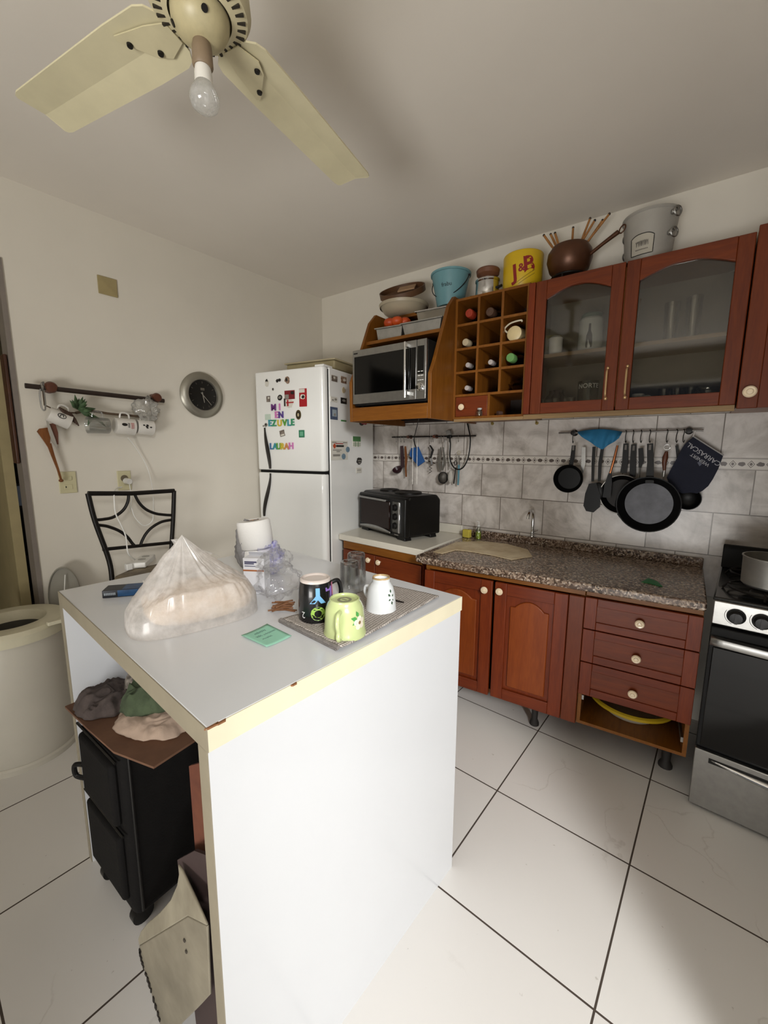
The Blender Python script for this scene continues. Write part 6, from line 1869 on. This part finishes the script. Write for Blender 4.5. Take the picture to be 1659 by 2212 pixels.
def lilac_film():
    t = NT('lilac_printed_film')
    tr = t.n('ShaderNodeBsdfTransparent')
    df = t.n('ShaderNodeBsdfPrincipled'); df.inputs['Roughness'].default_value = .3
    v = t.coord()
    n = t.noise(v, 42, 3, .5)
    t.l(t.ramp(n, [(.42, '6a68b4'), (.52, 'a8a6da'), (.60, 'dcdcec')]), df.inputs['Base Color'])
    mx = t.n('ShaderNodeMixShader')
    t.l(t.ramp(t.noise(v, 30, 3, .5), [(.36, (.9, .9, .9, 1)), (.55, (.22, .22, .22, 1))]), mx.inputs[0])
    t.l(tr.outputs[0], mx.inputs[1]); t.l(df.outputs[0], mx.inputs[2])
    t.l(mx.outputs[0], t.out.inputs[0])
    return t.m
one('printed_film', 'lilac printed film crumpled at the right of the toilet rolls', 'plastic wrap', crumple(rb+rbe*.036+V((.004, -.004, .055)), (.040, .046, .054), 3.3, 52, 32, .42, 2.6), lilac_film(), ang=180)
# clear crumpled bag
cb_ = tz(603, 1296)+V((-.02, .02, .045))
CLB = thing('clear_bag', 'crumpled clear plastic bag between the white carton and the black mug', 'plastic bag', V((cb_.x, cb_.y, TZ)))
CLF = glassy('clear_film', (.99, .99, .993), .012, .06, body=.06, bodyc=(.95, .95, .97), fres=.28)
fin('film', crumple(cb_+V((0, 0, .002)), (.052, .062, .044), 4.4, 60, 34, .36, 2.4), CLF, CLB, w=True, ang=180)
fin('film', crumple(cb_+V((-.03, .012, .05)), (.034, .042, .030), 9.1, 44, 26, .5, 2.8), CLF, CLB, w=True, ang=180)
tw = MB()
rnd = random.Random(21)
tc0 = tz(610, 1322)
for i in range(13):
    a = rnd.uniform(0, PI)
    q_ = tc0+V((rnd.uniform(-.012, .016), rnd.uniform(-.008, .010), .004+.0022*i*.7))
    d_ = V((math.cos(a*.4+.3), math.sin(a*.4+.3), rnd.uniform(-.1, .1)))*.026
    tw.tube([q_-d_, q_+V((0, 0, .003)), q_+d_], .0022, 6)
one('rubber_bands', 'tangle of brown rubber bands beside the black mug', 'rubber bands', tw, mat('brown_rubber', '7c5232', .6, var=.35, vs=60))
# blue medicine packet
bpk = tz(268, 1288)
e = V((.72, .69, 0)).normalized()
e = (tz(308, 1287)-tz(228, 1294)).normalized(); s_ = V((-e.y, e.x, 0))
BLP = thing('small_packet', 'flat black and blue packet at the left end of the island top', 'packet', V((bpk.x, bpk.y, TZ))+s_*.022)
cc_ = V((bpk.x, bpk.y, TZ+.011))+s_*.022
fin('box', MB().obx(cc_, e*.052, s_*.026, V((0, 0, .0105))), mat('navy_card', '1a1e26', .4), BLP, w=True, bevel=.001)
fin('blue_face', MB().obx(cc_+e*.024+V((0, 0, .0107)), e*.027, s_*.024, V((0, 0, .0004))).obx(cc_+e*.018-s_*.0263, e*.032, s_*.0004, V((0, 0, .009))), mat('packet_blue', '1e4e7c', .35, c2='143050', vs=50), BLP, w=True)
pr_ = MB()
for i in range(7): pr_.obx(cc_-e*(.046-.0042*i)-s_*.0263, e*.0015, s_*.0004, V((0, 0, .0035)))
fin('lettering', pr_, mat('packet_grey', '98a0a8', .5), BLP, w=True)

# big plastic bag with a loaf inside
B0 = V((-.985, .478, TZ))
be = (tz(535, 1335)-tz(290, 1398)); be.z = 0; be.normalize()
bs = V((-be.y, be.x, 0))
LA, LB = .148, .098
bagc = B0+be*.036-bs*.014
tip = at(374, 1165, B0+bs*.03, (.585, -.797, 0))
s0 = ((tip-bagc).dot(be)+.012)/LA


def body_h(s_, t_):
    """filled lower part of the bag: low and pleated at the left, boxy at the right"""
    a = min(1, abs(s_)); b = min(1, abs(t_))
    h = .070+.036*min(1, max(0, (s_+1)/.55))
    return h*(1-.35*a**3)*(1-.18*b**2)


def bagf(u, v):
    th = 2*PI*u
    ct, st = math.cos(th), math.sin(th)
    ex = .62
    s_ = abs(ct)**ex*(1 if ct > 0 else -1); t_ = abs(st)**ex*(1 if st > 0 else -1)
    k = 1-.04*min(1, v/.22)-.96*max(0, (v-.10)/.90)**1.15
    # rings close in on the neck
    cs, ct_ = s0*(1-k), 0.
    s2, t2 = s_*k+cs, t_*k
    s2 = max(-1, min(1, s2))
    rad_ = math.hypot((s2-s0)*.75, t2*1.15)
    tent = max(0, 1-rad_/.80)
    z = (body_h(s2, t2)+.104*tent**1.7)*min(1, v/.22)**.5
    pleat = noise.noise(V((math.cos(th)*3.5, math.sin(th)*3.5, 1)))*.5+.5*noise.noise(V((math.cos(th)*9, math.sin(th)*9, 4)))+.35*noise.noise(V((th*14, v*1.2, 9)))
    w_ = math.sin(PI*min(1, v*1.02))**.5 if 0 < v < .98 else 0
    left = .45+.75*max(0, -s2)
    p = bagc+be*(s2*LA+.009*pleat*left*(1-v)*min(1, v*6))+bs*(t2*LB+.007*pleat*(1-v)*min(1, v*6)*(1 if t_ > 0 else -1))
    p.z = TZ+.0008+max(0, z+.011*pleat*w_*left+.004*noise.noise(V((s2*9, t2*9, 3)))*w_)
    return p


BAG = thing('plastic_bag', 'big white translucent plastic bag slumped over a beige loaf on the island', 'plastic bag', B0)
BAGM = glassy('white_bag_film', (.97, .96, .95), .04, .2, body=.58, bodyc=(.98, .96, .94))
fin('film', MB().grid(bagf, 150, 60, True), BAGM, BAG, w=True, ang=180)
neck = bagc+be*(s0*LA)+V((0, 0, .155))
def flap(u, v):
    """gathered handle strap rising from the neck to its tip"""
    w0 = .014+.085*v**1.3
    base = tip.lerp(neck+be*.03, v)
    nz = noise.noise(V((u*4, v*3, 2)))
    return base+be*((u-.42)*w0)+bs*(.012*math.sin(u*9)*v+.010*nz*v)+V((0, 0, .010*nz*v-.30*abs(u-.5)*w0*v))
fin('handle', MB().grid(flap, 24, 20), BAGM, BAG, w=True, ang=180)
def flap2(u, v):
    """open edge of the bag mouth standing out at the left"""
    a = at(308, 1254, B0, (.585, -.797, 0)); b = at(374, 1234, B0, (.585, -.797, 0))
    top = a.lerp(b, u)+V((0, 0, -.010*math.sin(PI*u)))
    low = bagc+be*(-.105+.085*u)-bs*(.045)+V((0, 0, .080+.03*u))
    q_ = top.lerp(low, v)
    return q_+bs*(.012*math.sin(u*7+v*2)-.01*v)+V((0, 0, .006*noise.noise(V((u*5, v*4, 1)))))
fin('handle', MB().grid(flap2, 20, 14), BAGM, BAG, w=True, ang=180)
def loaff(u, v):
    th, ph = 2*PI*u, PI*v
    d = V((math.sin(ph)*math.cos(th), math.sin(ph)*math.sin(th), -math.cos(ph)))
    q_ = [abs(x)**.6*(1 if x > 0 else -1) for x in d]
    k = 1+.05*noise.noise(d*3)+.03*noise.noise(d*9)
    return bagc+be*(.014+q_[0]*.122*k)+bs*(q_[1]*.080*k)+V((0, 0, .045+q_[2]*.042*k))
one('bread_loaf', 'beige loaf showing through the big plastic bag', 'bread', MB().grid(loaff, 48, 28, True), mat('beige_crumb', 'e0ccb4', .85, c2='ccb090', vs=30, bump=.6, bs=40), ang=180)

# ------------------------------------------------------------------ under the island
SU = thing('suitcase', 'black fabric suitcase standing under the island', 'suitcase', (-1.23, .53, 0))
SBK = mat('black_nylon', '0e0c0b', .8, var=.35, vs=30, bump=.4, bs=180, spec=.2)
x0, x1, y0, y1, zh = -1.372, -1.088, .347, .80, .565
fin('shell', MB().bx(x0, x1, y0+.012, y1, .05, zh), SBK, SU, w=True, bevel=.025, seg=4)
fin('front_pocket', MB().bx(x0+.03, x1-.03, y0-.004, y0+.02, .10, .30), SBK, SU, w=True, bevel=.012, seg=3)
fin('front_pocket', MB().bx(x0+.03, x1-.03, y0-.006, y0+.02, .33, zh-.05), SBK, SU, w=True, bevel=.014, seg=3)
z_ = MB()
for zz in (.315, zh-.035): z_.tube([(x0+.01, y0+.004, zz), (x1-.01, y0+.004, zz)], .004, 6)
z_.tube([(x1-.0, y0+.03, .07), (x1-.0, y0+.03, zh-.03), (x1, y1-.03, zh-.03)], .004, 6)
fin('zipper', z_, mat('zip_dark', '0c0b0a', .4), SU, w=True)
fin('side_handle', MB().tube(smooth_path([(x0+.02, y0+.004, .40), (x0-.004, y0-.010, .395), (x0-.004, y0-.010, .362), (x0+.02, y0+.004, .355)], 6), .007, 8), BLACK, SU, w=True)
for x in (x0+.04, x1-.04):
    for y in (y0+.04, y1-.04): fin('wheel', MB().cyl((x-.012, y, .028), (x+.012, y, .028), .028), BLACK, SU, w=True)
CBD = mat('brown_cardboard', '6e4e38', .85, c2='5c3e2c', vs=10)
KP = [at_z(x, y, .574) for x, y in ((163, 1527), (255, 1583), (300, 1608), (345, 1648), (425, 1594))]
KP = [V((-1.395, .335, .572)), V((-1.23, .338, .571)), V((-1.085, .345, .569)), V((-.965, .385, .560)), V((-.965, .56, .572)), V((-1.0, .80, .574)), V((-1.39, .80, .574))]
one('cardboard_sheet', 'brown cardboard sheet lying on top of the suitcase', 'cardboard', MB().prism(KP, (0, 0, .006)), CBD)
def clothpile(name, label, poly_c, a, b, rz, z0, h, m, seed, nu=96, nv=40, amp=1.):
    c = V(poly_c)
    R = Matrix.Rotation(rz, 3, 'Z')
    def f(u, v):
        th = 2*PI*u
        k = 1-v
        wob = 1+.18*noise.noise(V((math.cos(th)*1.6, math.sin(th)*1.6, seed)))+.09*noise.noise(V((math.cos(th)*5, math.sin(th)*5, seed)))
        p = R @ V((a*k*wob*math.cos(th), b*k*wob*math.sin(th), 0))
        wx, wy = p.x+.02*noise.noise(V((p.x*20, p.y*20, seed+7))), p.y+.02*noise.noise(V((p.y*20, p.x*20, seed+5)))
        n1 = 1-2.2*abs(noise.noise(V((wx*26, wy*15, seed))))
        n2 = 1-2.*abs(noise.noise(V((wx*40, wy*55, seed+3))))
        zz = h*(1-k**4)+amp*(.013*n1+.007*n2)*(1-k**8)
        return c+V((p.x, p.y, z0-c.z+max(0.0005, zz)))
    mb = MB().grid(f, nu, nv, True)
    o = len(mb.v)
    mb.f.append(list(range(nu))[::-1]); mb.m.append(0)
    return one(name, label, 'cloth', mb, m, ang=180)
clothpile('folded_cloth', 'pale pinkish cloth folded on the cardboard, nearest the edge', (-1.115, .47, 0), .125, .085, .35, .580, .024, mat('pale_pink_cloth', 'ac9684', .9, var=.15, vs=20, bump=.5, bs=90), 2.0, amp=.5)
clothpile('crumpled_cloth', 'dark grey purple cloth hanging over the left edge of the suitcase', (-1.305, .415, 0), .088, .075, .5, .581, .032, mat('grey_purple_cloth', '4c423e', .95, var=.45, vs=40, bump=.8, bs=60), 5.0, amp=1.4)
clothpile('crumpled_cloth', 'olive green cloth crumpled on top of the suitcase pile', (-1.165, .475, 0), .088, .062, .6, .606, .048, mat('olive_cloth', '46523a', .95, var=.45, vs=30, bump=.8, bs=60), 8.0, amp=1.5)
clothpile('crumpled_cloth', 'grey checked cloth behind the olive green cloth under the island', (-1.245, .51, 0), .085, .06, .5, .60, .068, mat('grey_checked_cloth', '8c847a', .95, c2='3c3632', vs=70, bump=.8, bs=60), 11.0, amp=1.4)
clothpile('crumpled_cloth', 'dark brown cloth at the back of the pile under the island', (-1.25, .62, 0), .12, .08, .0, .58, .14, mat('dark_brown_cloth', '2a1f1b', .95, var=.3, vs=30, bump=.8, bs=60), 14.0)
# boards leaning at the right inside
def poly_y(pts, y, th): return MB().prism([at_y(a, b, y) for a, b in pts], (0, th, 0))
RC = [at_y(a, b, .36) for a, b in ((408, 1655), (446, 1645), (450, 1900), (407, 1850))]
one('cardboard_sheet', 'reddish brown cardboard panel standing inside the right side panel of the island', 'cardboard', MB().prism([RC[0], RC[1], V((RC[1].x+.02, .36, .002)), V((RC[3].x+.03, .36, .002))], (0, .006, 0)), mat('reddish_cardboard', '6a3a24', .8, c2='54291a', vs=14))
DBP = [at_y(a, b, .338) for a, b in ((383, 1858), (420, 1838), (452, 1850))]
one('dark_board', 'dark purplish board leaning in front of the reddish cardboard panel', 'board', MB().prism(DBP+[V((DBP[2].x+.01, .338, .002)), V((DBP[0].x+.03, .338, .002))], (0, .006, 0)), mat('dark_purple_board', '3e2e2c', .7))
# bent cream board in front
TRAYM = mat('stained_cream_board', '8e8674', .55, c2='6e6758', vs=7, bump=.15, bs=50)
YB_ = .306
TRY = thing('bent_board', 'bent stained cream board with scuffed edge leaning in the front of the island', 'board', (-.75, YB_, 0))
LOW = [(352, 2240), (345, 2212), (322, 2130), (303, 2068), (300, 2044), (405, 1980), (447, 2002), (453, 2150), (425, 2180), (392, 2212), (372, 2245)]
lowp = [at_y(a, b, YB_) for a, b in LOW]
zmin = min(p.z for p in lowp)
fin('board', MB().prism(lowp, (0, .005, 0)), TRAYM, TRY, w=True, bevel=.002)
UPP = [(300, 2043), (298, 2028), (304, 2012), (318, 1994), (345, 1971), (368, 1944), (382, 1912), (386, 1888), (384, 1868), (392, 1880), (404, 1906), (420, 1940), (446, 2000), (405, 1979)]
hinge0, hinge1 = at_y(300, 2043, YB_), at_y(405, 1979, YB_)
hd = (hinge1-hinge0).normalized()
un = Matrix.Rotation(rad(-16), 3, hd) @ V((0, 1, 0))
fin('upper_flap', MB().prism([at(a, b, hinge0, un) for a, b in UPP], un*.005), mat('cream_board_flap', 'a49c88', .55, c2='867e6c', vs=9), TRY, w=True, bevel=.002, label='bent upper flap of the board')
rnd = random.Random(2)
edge = [at_y(a, b, YB_-.0015) for a, b in ((300, 2050), (304, 2072), (322, 2130), (345, 2208))]
ep = smooth_path(edge, 12)
for i in range(16):
    k = int((i+.5)/16*(len(ep)-1))
    q_ = ep[k]
    fin('scuff', MB().obx(q_+V((rnd.uniform(.001, .005), 0, 0)), V((rnd.uniform(.0015, .004), 0, rnd.uniform(-.002, .001))), V((0, .001, 0)), V((.001, 0, rnd.uniform(.003, .008)))), mat('dark_scuff', '241c16', .9), TRY, w=True)
for px, py in ((398, 2032), (402, 2056)):
    q_ = at_y(px, py, YB_-.0015)
    fin('stain', MB().lathe([(0, 0), (.004, 0), (.003, .001), (0, .001)], 10, q_, (0, -1, 0)), mat('dark_stain', '3a3228', .8), TRY, w=True)
one('floor_scrap', 'pale scrap of board on the floor at the island corner', 'board', MB().bx(-.66, -.59, .27, .288, .0, .03), TRAYM)

# darker shelf seen through the doorway
HS = thing('hall_shelf', 'dark shelf unit with odds and ends seen through the doorway', 'shelf', (-3.9, .55, 0))
DKW = mat('dark_hall_wood', '1e1712', .6)
fin('side', MB().bx(-4.3, -3.7, .33, .35, 0, 1.35).bx(-4.3, -3.7, .93, .95, 0, 1.35), DKW, HS, w=True)
fin('back', MB().bx(-4.3, -4.28, .35, .93, 0, 1.35), DKW, HS, w=True)
for z in (.2, .55, .9, 1.33): fin('board', MB().bx(-4.28, -3.7, .35, .93, z, z+.02), DKW, HS, w=True)
one('box', 'grey box on the hall shelf seen through the doorway', 'box', MB().bx(-4.0, -3.72, .40, .85, .92, 1.06), mat('grey_box', '8a94a4', .6))
